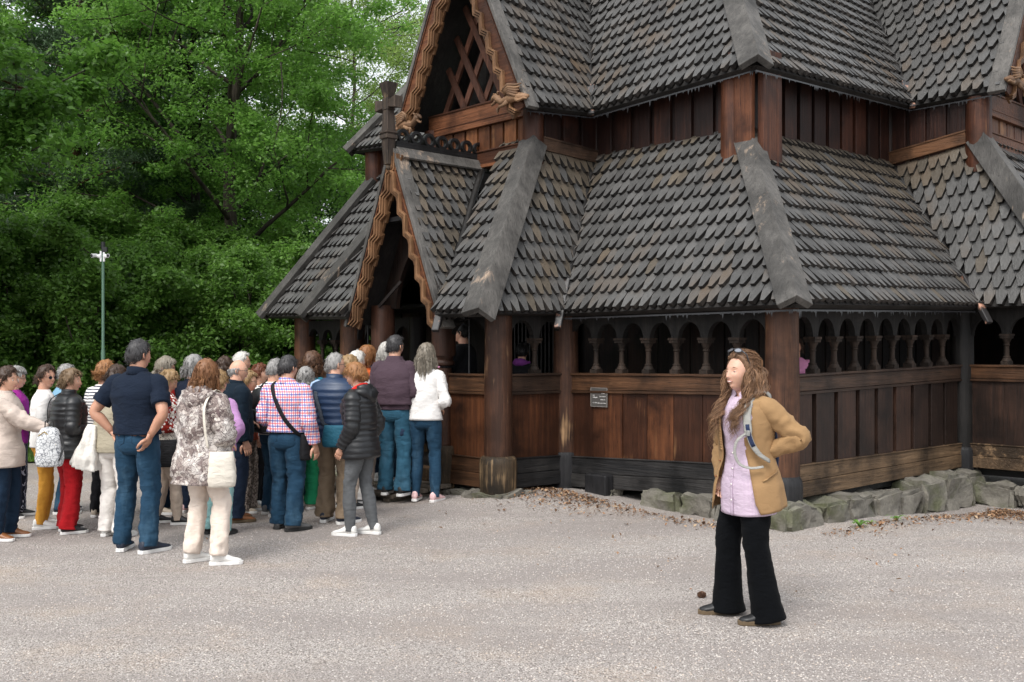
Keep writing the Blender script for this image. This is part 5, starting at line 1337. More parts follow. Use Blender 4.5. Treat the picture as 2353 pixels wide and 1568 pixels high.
    # trousers
    if pants:
        mb = MB(); st = pants.get('style', 'normal'); am = pants.get('fold', .009); wz = pants.get('waist', 1.02)
        B_ = bulk; 
        rows = [(0, 0, .80, .150 * B_, .098 * B_, 0), (0, 0, .84, .165 * B_, .115 * B_, am * .5), (0, -.004, .90, .170 * B_, .124 * B_, am * .5), (0, 0, .96, .162 * B_, .118 * B_, .003), (0, 0, wz, (.150 if fem else .158) * B_, .112 * B_, 0)]
        organic(mb, rows, 28, .025, pw=2.3)
        for nm, sgn in (('L', -1), ('R', 1)):
            hipj, kn, ank, fa = J[nm]; W_ = dict(normal=(.098, .084, .067, .067, .060, .058), slim=(.098, .080, .058, .060, .046, .043), wide=(.100, .090, .078, .082, .092, .104), straight=(.100, .088, .073, .073, .070, .072))[st]
            up = hipj + Vector((0, 0, -.02)); hem_ = ank + Vector((0, -.012, pants.get('hem', -.03))); cu_ = am * (2.0 if st in ('normal', 'straight') else 1.0)
            rows = [(*(up + Vector((-sgn * .012, 0, .05))), W_[0] * .85 * B_, W_[0] * B_, 0), (*up, W_[0] * .92 * B_, W_[0] * 1.08 * B_, am * .6), (*vl(up, kn, .45), W_[1] * B_, W_[1] * 1.05 * B_, am * .8), (*vl(up, kn, .9), W_[2], W_[2] * 1.02, am * 1.5), (*vl(kn, hem_, .15), W_[2], W_[2], am * 1.3), (*vl(kn, hem_, .45), W_[3], W_[3] * 1.05, am), (*vl(kn, hem_, .82), W_[4], W_[4] * 1.06, cu_), (*hem_, W_[5], W_[5] * 1.12, cu_ * .7)]
            organic(mb, rows, 22, .02, fr=(1.6, 17))
        tr = mb.build('trousers', pants['mat'], root, smooth=True, recalc=False)
        if pants.get('belt'):
            mb = MB(); organic(mb, [(0, 0, wz - .045, .157 * B_ + .006, .116 * B_ + .006, 0), (0, 0, wz - .01, .155 * B_ + .006, .114 * B_ + .006, 0)], 28, .03, pw=2.3); mb.build('belt', pants['belt'], root, smooth=False, recalc=False)
        if pants.get('pockets'):
            for sx in (-1, 1):
                mb = MB(); pc = [(.035, .985), (.135, .985), (.135, .90), (.085, .868), (.035, .90)]; 
                surf = lambda xx, zz: Vector((sx * xx, -(interp(zz, [.8, .9, 1.0], [.113, .126, .116]) * B_) * (max(0, 1 - (xx / (.168 * B_)) ** 2.3)) ** .43 - .004, zz))
                P_ = [surf(a * B_ * .95, z) for a, z in pc]; mb.tube(P_ + [P_[0]], .003, 5); mb.build('pocket_seam', pants['pockets'], tr)
    # shoes
    for nm, sgn in (('L', -1), ('R', 1)):
        hipj, kn, ank, fa = J[nm]; Mf = Matrix.Translation((ank.x, ank.y, 0)) @ Matrix.Rotation(-R(fa), 4, 'Z'); f = lambda *p: Mf @ Vector(p); smt, sol = shoes
        mb = MB(); mat_ = SHOE[smt] if isinstance(smt, str) else smt; fs_ = 1.0 if fem else 1.1
        rows = [(0, -.082, .060, .010, .012), (0, -.074, .058, .030, .034), (0, -.045, .068, .036, .050), (0, .0, .070, .038, .050), (0, .045, .058, .041, .036), (0, .10, .042, .045, .025), (0, .145, .036, .042, .019), (0, .172, .032, .028, .013), (0, .180, .030, .008, .005)]
        R2 = [(*f(a * fs_, b_ * fs_, c_), d_ * fs_, e_, 0) for a, b_, c_, d_, e_ in rows]; organic(mb, R2, 14, .015, ref=(0, 0, 1)); sh = mb.build('shoe', mat_, root, smooth=True, recalc=False)
        mb = MB(); o = [(-.030, -.082), (0, -.092), (.030, -.082), (.038, -.04), (.036, .02), (.047, .10), (.042, .155), (.022, .186), (-.010, .192), (-.036, .160), (-.044, .10), (-.035, .02), (-.038, -.04)]
        mb.prism([f(a * fs_, b_ * fs_, .002) for a, b_ in o], (0, 0, .030)); mb.build('sole', sol, sh, bevel=.004)
    if extras: extras(root, TP, J, MH, RX, RY)
    random.setstate(rs_); return root

def P(xp, d, ground=True):  # place from the picture's horizontal position and distance
    return ((xp - 1176) / 2353 * d, d)
def bag_root(name, person_root, label, cat, group=None):
    b = empty(name, person_root.location, person_root.rotation_euler[2]); b.scale = person_root.scale; tag(b, label, cat, group); return b
def strap(mb, pts, w=.018, th=.004):
    pts = cr([(*p, 0) for p in pts], .03); q = [Vector(p[:3]) for p in pts]; mb.tube(q, [(w, th)] * len(q), 8, ref=(0, 1, 0))
JEANS = fabric('denim_blue', (.014, .044, .082), .8, .25, pattern=p_denim); JEAND = fabric('denim_dark', (.009, .022, .044), .8, .2); JEANL = fabric('denim_mid', (.025, .085, .135), .8, .2, pattern=p_denim); GREYJ = fabric('grey_jeans', (.10, .105, .11), .8, .12); NAVYP = fabric('navy_cotton', (.012, .02, .04)); BEIGE = fabric('beige_cotton', (.52, .42, .34)); KHAKI = fabric('khaki_cotton', (.21, .155, .105)); CREAM = fabric('cream_cotton', (.70, .60, .52)); MUST = fabric('mustard_cotton', (.56, .27, .04)); REDP = fabric('red_cotton', (.32, .008, .012)); WHTP = fabric('white_cotton', (.74, .70, .66)); BLKP = fabric('black_cotton', (.012, .012, .014)); GRNP = fabric('green_cotton', (.008, .14, .06)); AQUA = fabric('aqua_cotton', (.28, .48, .47)); PINP = fabric('pinstripe', (.014, .016, .028), pattern=p_pin)
TRENCH = fabric('beige_trench', (.56, .47, .41), .7); MAG = fabric('magenta_knit', (.30, .022, .24)); WHTT = fabric('white_jersey', (.74, .72, .70), .85, .05); BLKQ = fabric('black_nylon', (.009, .010, .012), .42, .1, bump=.15, spec=.5); LDEN = fabric('light_denim', (.20, .38, .52)); STRP = fabric('striped_jersey', (.75, .73, .70), pattern=p_stripes); NAVY = fabric('navy_pique', (.008, .014, .028), .85); RED = fabric('red_jersey', (.55, .025, .02)); DOTS = fabric('dotted_blouse', (.27, .024, .016), pattern=p_dots); SNAKE = fabric('snake_print', (.5, .45, .4), .6, pattern=p_snake, bump=.35); DNAV = fabric('dark_navy_wool', (.006, .014, .024)); CHK = fabric('checked_shirt', (.78, .74, .76), pattern=p_checks); NVQ = fabric('navy_nylon', (.012, .032, .078), .45, .1, bump=.15, spec=.5); LBL = fabric('light_blue_shirt', (.32, .43, .62)); PURP = fabric('plum_knit', (.065, .042, .055)); TEAL = fabric('teal_knit', (.02, .12, .17)); ORNG = fabric('orange_knit', (.5, .10, .025)); PINK = fabric('pink_jersey', (.62, .25, .42)); LILAC = fabric('lilac_knit', (.40, .22, .42)); LACE = fabric('crochet_lace', (.72, .66, .56), pattern=p_lace); OLIV = fabric('olive_cotton', (.12, .10, .055)); KHJ = fabric('sand_jacket', (.36, .32, .24))
S = lambda c, **k: dict(dict(style='full', color=c, vol=.016, len=.07, n=170, wave=.004, grav=.2, curl=.5), **k)
CURLY = lambda c, **k: S(c, **dict(dict(vol=.024, len=.085, wave=.007, curl=.8, n=330, rad=.0042, jit=.05), **k))
BOB = lambda c, **k: S(c, **dict(dict(vol=.020, len=.26, wave=.004, n=420, rad=.0044, grav=.34, jit=.03), **k))
MEN = lambda c, **k: S(c, **dict(dict(vol=.010, len=.035, n=260, rad=.003), **k))
Q = 'visitors queueing at the church'
def belt_polo(root, TP, J, MH, RX, RY):
    for nm in 'LR':     # white ribs on the sleeve hems, watch
        S_, E_, Wr = J['a' + nm]; e_ = vl(S_, E_, .70); d = (E_ - S_).normalized(); mb = MB(); organic(mb, [(*(e_ - d * .012), .069, .075, 0), (*(e_ - d * .004), .0695, .0755, 0)], 20, .02); mb.build('sleeve_rib', WHTT, root, smooth=True, recalc=False)
    mb = MB(); mb.tube([TP((.062 * math.cos(a), .004 + .060 * math.sin(a), 1.472)) for a in [2 * PI * i / 20 for i in range(21)]], .0035, 6); mb.build('collar_rib', WHTT, root)
    S_, E_, Wr = J['aL']; d = (Wr - E_).normalized(); mb = MB(); organic(mb, [(*(Wr - d * .012), .031, .027, 0), (*(Wr + d * .004), .030, .026, 0)], 14, .02); mb.build('wristwatch', SHOE['grey'], root)
people = {}
def A(key, xp, d, H, hd, label, **k): people[key] = person(*P(xp, d), H, hd, label, Q, **k); return people[key]
A('trench', 10, 9.1, 1.51, 88, 'woman in beige trench jacket at the left edge reaching out one arm', hs=CURLY('brown', len=.06), top=dict(mat=TRENCH, name='coat', hem=.74, flare=.03, inf=.026, fold=.014, collar=.03), pants=dict(mat=JEAND), arms=('hang', ((-.02, .24, -.17), (-.06, .47, -.27))), shoes=('brown', SOLEW), head=(5, -3))
A('magenta', 31, 10.3, 1.49, 80, 'grey-haired woman in magenta sweater and striped trousers wearing glasses', hs=CURLY('grey'), top=dict(mat=MAG, hem=.86), pants=dict(mat=PINP, style='straight'), glasses='clear', arms=('front', 'front'), shoes=('black', SOLEW), bulk=1.1)
A('sung', 100, 9.7, 1.52, 62, 'woman in white top, sunglasses and mustard yellow trousers', hs=S('brown', vol=.022, len=.09, n=240), top=dict(mat=WHTT, hem=.87), pants=dict(mat=MUST, style='slim', fold=.008), glasses='sun', head=(52, 0), arms=('hang', 'front'), shoes=('white', SOLEW), sk=(.52, .29, .2))
A('denim', 146, 10.6, 1.53, 60, 'grey-haired man in light denim shirt behind the black quilted jacket', hs=MEN('grey'), fem=0, top=dict(mat=LDEN), pants=dict(mat=JEANS), shoes=('navy', SOLEW))
A('quilt', 157, 9.45, 1.49, 48, 'short blond woman in black quilted jacket and red trousers', hs=CURLY('darkblond', len=.09, vol=.022), top=dict(mat=BLKQ, name='jacket', hem=.80, inf=.038, flare=.012, quilt=.062, fold=.006, collar=.05), pants=dict(mat=REDP, style='straight', fold=.011), head=(34, 0), arms=('front', 'front'), shoes=('black', SOLEW), bulk=1.06)
A('striped', 238, 10.3, 1.56, 22, 'ginger curly woman in navy striped white top and black trousers', hs=CURLY('ginlight', len=.10), top=dict(mat=STRP, inf=.02), pants=dict(mat=BLKP), arms=('front', 'front'), shoes=('beige', SOLEW), face=False)
A('olive', 264, 9.25, 1.53, 18, 'dark-haired woman in sand jacket and white trousers behind the tall man', hs=S('brown', vol=.022, len=.12, n=220), top=dict(mat=KHJ, name='jacket', hem=.86, inf=.025), pants=dict(mat=WHTP, style='straight'), arms=('cross', 'cross'), shoes=('white', SOLEW), face=False)
A('polo', 315, 8.6, 1.76, 12, 'tall dark-haired man in navy polo shirt and blue jeans, hands on hips', fem=0, bulk=1.06, hs=MEN('salt', vol=.014, len=.045), top=dict(mat=NAVY, name='polo_shirt', sleeve=.58, hem=.962, inf=.015, collar=.022, fold=.014), pants=dict(mat=JEANS, style='normal', fold=.010, belt=LTH, pockets=JEAND, waist=.985), head=(24, 2), arms=(((.16, -.07, -.24), (.015, -.02, -.42)), ((.115, -.11, -.255), (.0, -.11, -.43))), shoes=('navy', SOLEW), feet=((-.13, .0, -16), (.14, -.05, 22)), sk=(.50, .27, .18), extras=belt_polo, face=True)
A('tall_blond', 374, 10.6, 1.60, 84, 'tall blond woman with glasses and red top behind the dotted blouse', hs=BOB('ash', len=.14, n=240), top=dict(mat=RED), pants=dict(mat=JEAND), glasses='clear', shoes=('beige', SOLEW))
def bottom_lace(root, TP, J, MH, RX, RY): pass
A('dots', 380, 9.9, 1.47, 72, 'short blond woman in rust dotted blouse, crochet top and beige trousers looking down', hs=CURLY('blond', vol=.024, len=.085), top=dict(mat=LACE, name='crochet_top', hem=.86, inf=.016, sleeve=0), jacket=dict(mat=DOTS, name='blouse', hem=1.08, inf=.022), pants=dict(mat=BEIGE, style='slim'), head=(6, -20), arms=('front', 'front'), shoes=('black', SOLEW), bulk=1.12, feet=((-.1, -.1, -5), (.1, .14, 8)), sk=(.55, .31, .21))
A('greyhair', 441, 10.6, 1.62, 22, 'grey-haired person in dark navy top behind the snake print coat', hs=BOB('grey', len=.13, n=220), top=dict(mat=NAVY), pants=dict(mat=NAVYP), shoes=('pink', SOLEW), face=False)
snake = A('snake', 468, 8.1, 1.585, 24, 'copper-haired woman in snakeskin print hooded coat and cream trousers', hs=BOB('copper', len=.30, n=340, vol=.022), top=dict(mat=SNAKE, name='coat', hem=.69, inf=.040, flare=.055, fold=.022, hood=True, fr=(2.4, 15)), pants=dict(mat=CREAM, style='normal', fold=.011, hem=-.005), head=(-8, 0), arms=(((.05, .02, -.27), (-.06, .19, -.30)), ((.09, -.03, -.27), (-.02, .13, -.36))), shoes=('white', SOLEW), feet=((-.10, -.02, 22), (.19, -.02, 50)), face=False, knee=.05, bulk=1.04)
A('aqua', 498, 9.35, 1.47, 22, 'small blond woman in lilac knit and aqua trousers half hidden behind the snake print coat', hs=CURLY('blond'), top=dict(mat=LILAC, inf=.02), pants=dict(mat=AQUA, style='straight'), arms=('hip', 'hip'), shoes=('black', SOLEB), face=False, bulk=1.1)
A('curly', 513, 11.0, 1.58, 18, 'woman with dark brown curls behind the bald man', hs=CURLY('brown', vol=.034, len=.14, wave=.014), top=dict(mat=MAG), pants=dict(mat=JEAND), face=False)
A('white1', 549, 11.6, 1.65, 76, 'tall white-haired man just behind the bald man', fem=0, hs=MEN('white', vol=.014), top=dict(mat=DNAV), pants=dict(mat=NAVYP))
A('bald', 541, 10.1, 1.585, 55, 'bald man with glasses in dark navy jacket and brown leather shoes', fem=0, hs=S('grey', style='bald', vol=.006, len=.025, n=160, rad=.003), top=dict(mat=DNAV, name='jacket', hem=.86, inf=.030, collar=.03, fold=.012), pants=dict(mat=NAVYP, style='straight'), glasses='clear', head=(24, -3), arms=('front', 'hang'), shoes=('brown', SOLET), belly=.03)
A('redstrap', 566, 10.7, 1.45, 84, 'short blond woman with glasses and coral top right behind the bald man', hs=CURLY('blond', len=.07), top=dict(mat=fabric('coral', (.55, .13, .08))), pants=dict(mat=fabric('print_skirt', (.36, .30, .26), pattern=p_scarf), style='wide'), glasses='clear', shoes=('beige', SOLEW))
A('auburn', 591, 11.1, 1.52, 84, 'woman with short auburn hair in black and white top', hs=CURLY('auburn', len=.06, vol=.02), top=dict(mat=WHTT), pants=dict(mat=BLKP))
A('backpacker', 628, 10.5, 1.59, 42, 'balding grey man with black backpack behind the checked shirt', fem=0, hs=MEN('grey', style='receding'), top=dict(mat=STRP), pants=dict(mat=JEANS), shoes=('grey', SOLEW), face=False)
chk = A('checked', 659, 9.6, 1.62, 16, 'dark-haired man in red and blue checked shirt and jeans', fem=0, bulk=1.08, hs=MEN('salt', vol=.014, len=.045), top=dict(mat=CHK, name='shirt', hem=.972, inf=.020, collar=.02, fold=.014), pants=dict(mat=JEANS, style='straight', belt=BLKP, pockets=JEAND, fold=.012, waist=.99), head=(18, 0), arms=('front', ((.07, -.03, -.28), (.11, .02, -.53))), shoes=('grey', SOLEB), feet=((-.12, .06, -12), (.10, -.05, 30)), belly=.03, face=False)
A('longgrey', 699, 10.95, 1.49, 16, 'woman with long grey hair and green trousers', hs=BOB('grey', len=.30, wave=.012, n=280), top=dict(mat=BLKP), pants=dict(mat=GRNP, style='straight'), shoes=('beige', SOLEW), face=False, bulk=1.08)
A('wavy', 714, 11.4, 1.64, 26, 'woman with long wavy brown hair and teal top', hs=BOB('chestnut', len=.30, wave=.016, n=280, vol=.03), top=dict(mat=TEAL), pants=dict(mat=JEAND), face=False)
vest = A('vest', 768, 10.0, 1.645, 14, 'grey-haired man in navy quilted vest and khaki trousers', fem=0, bulk=1.10, hs=MEN('grey', style='receding'), top=dict(mat=LBL, name='shirt', hem=.90, inf=.012, fold=.010), jacket=dict(mat=NVQ, name='vest', hem=.87, inf=.040, quilt=.066, sleeve=0, collar=.035, fold=.004), pants=dict(mat=KHAKI, style='straight', fold=.013), head=(38, 0), glasses='clear', arms=('hang', 'front'), shoes=('navy', SOLEW), feet=((-.12, .04, -8), (.13, -.04, 28)))
A('fluffy', 797, 10.9, 1.60, 40, 'woman with fluffy blond hair and beige trousers behind the quilted vest', hs=CURLY('blond', vol=.030), top=dict(mat=CREAM), pants=dict(mat=BEIGE), shoes=('black', SOLEW), face=False)
A('white2', 815, 11.3, 1.66, 48, 'white-haired man in white shirt at the foot of the porch', fem=0, hs=MEN('white', vol=.016, len=.05), top=dict(mat=WHTT), pants=dict(mat=WHTP), shoes=('grey', SOLEW))
A('ginger', 838, 11.75, 1.67, 55, 'woman with ginger bob and orange sweater beside the left porch post', z0=.05, hs=BOB('ginger', len=.17), top=dict(mat=ORNG), pants=dict(mat=CREAM))
def redlining(mb, TP, J): pass
def hoodred(root, TP, J, MH, RX, RY):
    mb = MB(); organic(mb, [(*TP((-.085, .03, 1.47)), .016, .02, .003), (*TP((-.07, -.045, 1.50)), .018, .03, .003), (*TP((0, -.075, 1.505)), .02, .034, .003), (*TP((.07, -.045, 1.50)), .018, .03, .003), (*TP((.085, .04, 1.465)), .016, .02, .003), (*TP((.04, .10, 1.42)), .014, .018, .002)], 12, .02, ref=(0, 0, 1)); mb.build('hood_lining', RED, root, smooth=True, recalc=False)
quilt2 = A('quilt2', 828, 9.3, 1.545, -72, 'red-haired woman in black quilted hooded jacket and grey jeans facing left', hs=S('ginlight', len=.09, vol=.024, n=260, sweep=(0, .2, 0)), top=dict(mat=BLKQ, name='jacket', hem=.78, inf=.040, flare=.010, quilt=.056, fold=.005, hood=True), pants=dict(mat=GREYJ, style='slim', fold=.007), head=(-8, -14), arms=(((.05, -.01, -.28), (.03, .12, -.49)), 'pocket'), shoes=('white', SOLEW), feet=((-.10, .08, 0), (.08, -.10, 4)), extras=hoodred, lean=.03)
A('porchwhite', 885, 12.1, 1.62, 10, 'white-haired person standing in the porch doorway', z0=.14, hs=BOB('white', len=.14), top=dict(mat=DNAV), pants=dict(mat=JEAND), face=False)
def sweater(root, TP, J, MH, RX, RY):
    mb = MB()   # sweater draped round the shoulders like a cape
    rows = [(*TP((0, .0, .985 + .0)), .215, .165, .012), (*TP((0, 0, 1.06)), .222, .165, .016), (*TP((0, 0, 1.18)), .235, .165, .016), (*TP((0, 0, 1.30)), .236, .155, .012), (*TP((0, 0, 1.38)), .205, .130, .008), (*TP((0, 0, 1.43)), .145, .10, .006), (*TP((0, .002, 1.475)), .088, .08, .004), (*TP((0, .004, 1.505)), .080, .075, .003), (*TP((0, .004, 1.50)), .07, .065, 0)]
    organic(mb, rows, 36, .02, pw=2.3, fr=(2.2, 9)); mb.build('draped_sweater', PURP, root, smooth=True, recalc=False)
A('plum', 906, 11.2, 1.735, 16, 'tall grey-haired man with plum sweater draped over his shoulders and jeans', z0=.10, fem=0, bulk=1.05, hs=MEN('salt', style='receding', vol=.013, len=.045), top=dict(mat=PURP, hem=.93), pants=dict(mat=JEANL, style='straight', fold=.012), head=(20, 0), arms=('front', 'front'), shoes=('black', SOLEW), extras=sweater, face=False)
wht = A('whitetop', 977, 11.15, 1.70, 12, 'woman with ash blond hair in white long-sleeved top and blue jeans', hs=BOB('ash', len=.29, n=340, vol=.022), top=dict(mat=WHTT, hem=.90, inf=.012, fold=.012), pants=dict(mat=JEANS, style='slim', fold=.009, pockets=JEAND), arms=(((.09, -.05, -.27), (-.02, .10, -.34)), ((.08, -.03, -.27), (-.03, .12, -.36))), shoes=('pink', SOLEW), feet=((-.12, .03, -4), (.12, -.02, 14)), face=False, bulk=.98)
A('collar', 1014, 12.5, 1.69, 60, 'grey-haired man with pink collar half hidden by the right porch post', z0=.14, fem=0, hs=MEN('grey'), top=dict(mat=PINK), pants=dict(mat=JEANS))
GI = 'visitors inside the gallery'
def inner_person(s, b, H, hd, label, **k): x, y = l2w(s, b); return person(x, y, H, hd, label, GI, z0=.30, **k)
inner_person(4.02, -.62, 1.70, -75, 'dark-clothed man behind the porch arch with a hand raised to his face', fem=0, hs=MEN('black'), top=dict(mat=BLKP, name='jacket', inf=.025), pants=dict(mat=NAVYP), arms=(((.05, .16, -.22), (-.10, .17, .04)), 'hang'), curl=.9, shoes=('black', SOLEB))
inner_person(3.42, -.22, 1.46, 20, 'small person with purple scarf seen through the arch beside the corner post', hs=S('black'), top=dict(mat=BLKP), pants=dict(mat=BLKP), face=False, extras=lambda root, TP, J, MH, RX, RY: (lambda mb: (organic(mb, [(*TP((-.10, .02, 1.44)), .03, .035, .01), (*TP((-.06, -.07, 1.46)), .035, .045, .012), (*TP((.04, -.08, 1.46)), .035, .045, .012), (*TP((.10, .02, 1.44)), .03, .03, .01)], 12, .02, ref=(0, 0, 1)), mb.build('scarf', fabric('purple_scarf', (.22, .05, .26)), root, smooth=True, recalc=False)))(MB()))
inner_person(.42, .92, 1.52, 200, 'person in pink top raising a hand behind the right gallery arcade', hs=S('brown', len=.12), top=dict(mat=PINK, inf=.02), pants=dict(mat=JEAND), arms=('hang', ((.20, .02, -.20), (.33, .06, -.02))), curl=.25)

# ------------------------------------------------------------------ bags (each a thing of its own)
GOLD = plain('zip_brass', (.55, .38, .14), .3, metallic=.9); TRM = plain('trim_black', (.014, .014, .015), .4); TANT = plain('tag_tan', (.55, .33, .24), .5)
def local_of(root, wx, wy, wz): return root.matrix_basis.inverted() @ Vector((wx, wy, wz))
# patterned light backpack held by the trench woman
b = empty('backpack', ((113 - 1176) / 2353 * 8.85, 8.85, .62), R(10)); b.scale = (.93,) * 3; tag(b, 'pale crackle-patterned backpack with black handle held out by the woman in beige', 'backpack')
mb = MB(); organic(mb, [(0, 0, .06, .06, .03, 0), (0, 0, .065, .105, .065, 0), (0, 0, .12, .118, .075, .006), (0, 0, .25, .112, .072, .006), (0, .0, .36, .092, .058, .005), (0, 0, .42, .060, .035, .003), (0, 0, .432, .02, .012, 0)], 24, .02, pw=2.8); mb.build('bag_body', fabric('crackle_canvas', (.62, .63, .64), .5, pattern=p_crackle), b, smooth=True, recalc=False)
mb = MB(); mb.tube([(-.04, 0, .42), (-.035, 0, .48), (0, 0, .505), (.035, 0, .48), (.04, 0, .42)], [(.012, .005)] * 5, 8); mb.build('handle', TRM, b, smooth=True)
mb = MB(); mb.tube([(.09, -.06, .12), (.13, -.03, .25), (.10, -.02, .36)], [(.014, .004)] * 3, 8); mb.build('strap', TRM, b)
mb = MB(); mb.tube([(-.085, -.045, .35), (-.03, -.062, .39), (.05, -.055, .32), (.07, -.06, .27)], .005, 6); mb.build('zip', GOLD, b)
# black backpack behind the white top, black backpack in the middle of the queue
def backpack(pr, label, mat, s=1.0, y=-.19, z=1.16):
    b = bag_root('backpack', pr, label, 'backpack'); mb = MB(); organic(mb, [(0, y, z - .22 * s, .08, .04, 0), (0, y, z - .21 * s, .13 * s, .07, 0), (0, y - .01, z - .1, .145 * s, .085, .006), (0, y, z + .1, .135 * s, .075, .006), (0, y + .01, z + .21 * s, .09, .05, .004), (0, y + .02, z + .24 * s, .03, .02, 0)], 24, .025, pw=2.6); mb.build('bag_body', mat, b, smooth=True, recalc=False)
    mb = MB(); organic(mb, [(0, y - .075, z - .17, .07, .02, 0), (0, y - .08, z - .15, .10, .03, .003), (0, y - .085, z - .02, .10, .032, .003), (0, y - .075, z + .02, .07, .02, 0)], 18, .02, pw=3); mb.build('front_pocket', mat, b, smooth=True, recalc=False)
    for sx in (-1, 1): mb = MB(); strap(mb, [(sx * .08, y + .05, z + .2), (sx * .10, -.06, 1.46), (sx * .11, .06, 1.43), (sx * .12, .13, 1.28), (sx * .13, .08, 1.1), (sx * .12, y + .06, z - .15)], .02, .006); mb.build('strap', BLK, b, smooth=True, recalc=False)
backpack(people['magenta'], 'black backpack on the back of the woman in magenta', BLK)
backpack(people['backpacker'], 'black rounded backpack between the bald man and the checked shirt', BLKQ, 1.05)
# white shoulder bag with strap on the snake print coat
def shoulder_bag(pr, label, pts, c, size, mat, smat, cat='shoulder bag', name='shoulder_bag', rz=0, soft=.01, w=.014):
    b = bag_root(name, pr, label, cat); w_, d_, h_ = size; cx, cy, cz = c; mb = MB(); M_ = Matrix.Translation((cx, cy, cz)) @ Matrix.Rotation(R(rz), 4, 'Z'); f = lambda *p: tuple(M_ @ Vector(p))
    ref = tuple(Matrix.Rotation(R(rz), 3, 'Z') @ Vector((0, 1, 0)))
    organic(mb, [(*f(0, 0, -h_ / 2), w_ * .42, d_ * .3, 0), (*f(0, 0, -h_ / 2 + .01), w_ * .52, d_ * .5, soft * .3), (*f(0, 0, -h_ * .2), w_ * .54, d_ * .55, soft), (*f(0, 0, h_ * .25), w_ * .48, d_ * .42, soft), (*f(0, 0, h_ / 2), w_ * .44, d_ * .25, soft * .4)], 22, .02, pw=3, ref=ref); mb.build('bag_body', mat, b, smooth=True, recalc=False)
    mb = MB(); strap(mb, pts, w, .0035); mb.build('strap', smat, b, smooth=True, recalc=False); return b
CRL = fabric('cream_leather', (.66, .61, .53), .5, .05)
shoulder_bag(snake, 'cream leather shoulder bag hanging from the shoulder of the snake print coat', [(.165, -.145, 1.0), (.165, -.185, 1.2), (.150, -.165, 1.36), (.14, -.05, 1.475), (.14, .05, 1.46), (.16, .15, 1.3), (.20, .13, 1.05), (.21, .02, .98)], (.255, -.08, .82), (.21, .12, .30), CRL, CRL, rz=40)
shoulder_bag(vest, 'teal rectangular crossbody bag with grey strap on the navy quilted vest', [(-.15, -.10, 1.42), (-.125, -.175, 1.3), (-.07, -.200, 1.15), (-.03, -.205, 1.02), (.02, -.195, .99)], (.085, -.205, .90), (.22, .08, .22), fabric('teal_nylon', (.02, .105, .16), .55), fabric('grey_web', (.05, .06, .075)), cat='crossbody bag', name='crossbody_bag', rz=8, soft=.003, w=.020)
shoulder_bag(chk, 'black crossbody bag with diagonal black strap worn by the man in the checked shirt', [(-.12, -.02, 1.475), (-.10, -.115, 1.43), (-.03, -.165, 1.28), (.06, -.170, 1.12), (.145, -.125, 1.0), (.185, -.04, .93)], (.215, -.02, .83), (.11, .07, .26), BLK, BLK, cat='crossbody bag', name='crossbody_bag', rz=60, soft=.004, w=.022)
shoulder_bag(wht, 'dark navy and grey-green shoulder bag at the left side of the white top', [(-.12, .06, 1.46), (-.13, -.03, 1.475), (-.16, -.115, 1.38), (-.19, -.13, 1.2), (-.215, -.10, 1.0)], (-.235, -.06, .90), (.11, .08, .36), fabric('navy_bag', (.02, .035, .07), .6), fabric('greygreen_web', (.11, .13, .12)), rz=50, w=.022)
shoulder_bag(people['dots'], 'black woven basket bag beside the beige trousers of the woman in dots', [(.15, .05, 1.0), (.17, .0, 1.15), (.15, -.03, 1.3), (.12, -.02, 1.46)], (.20, .02, .82), (.26, .20, .30), fabric('woven_black', (.02, .02, .022), .7, pattern=p_basket), TRM, cat='basket bag', name='basket_bag', rz=80, soft=.002, w=.008)
shoulder_bag(people['quilt'], 'small black crossbody bag on the black quilted jacket', [(-.12, -.03, 1.49), (-.13, -.15, 1.40), (-.155, -.165, 1.2), (-.17, -.13, .98)], (-.16, -.15, .90), (.06, .05, .14), BLK, BLK, cat='crossbody bag', name='crossbody_bag', rz=-40, soft=.002, w=.012)
# white shawl draped over the arm
sh = bag_root('shawl', people['olive'], 'fringed white shawl draped over the arm of the woman in white trousers', 'shawl'); mb = MB()
organic(mb, [(-.20, -.05, 1.13, .05, .07, .01), (-.21, -.06, 1.05, .075, .085, .02), (-.23, -.07, .9, .10, .10, .035), (-.26, -.08, .76, .125, .11, .05), (-.27, -.08, .70, .13, .11, .05)], 40, .02, fr=(4.5, 3)); mb.build('cloth', fabric('white_shawl', (.76, .73, .68)), sh, smooth=True, recalc=False)
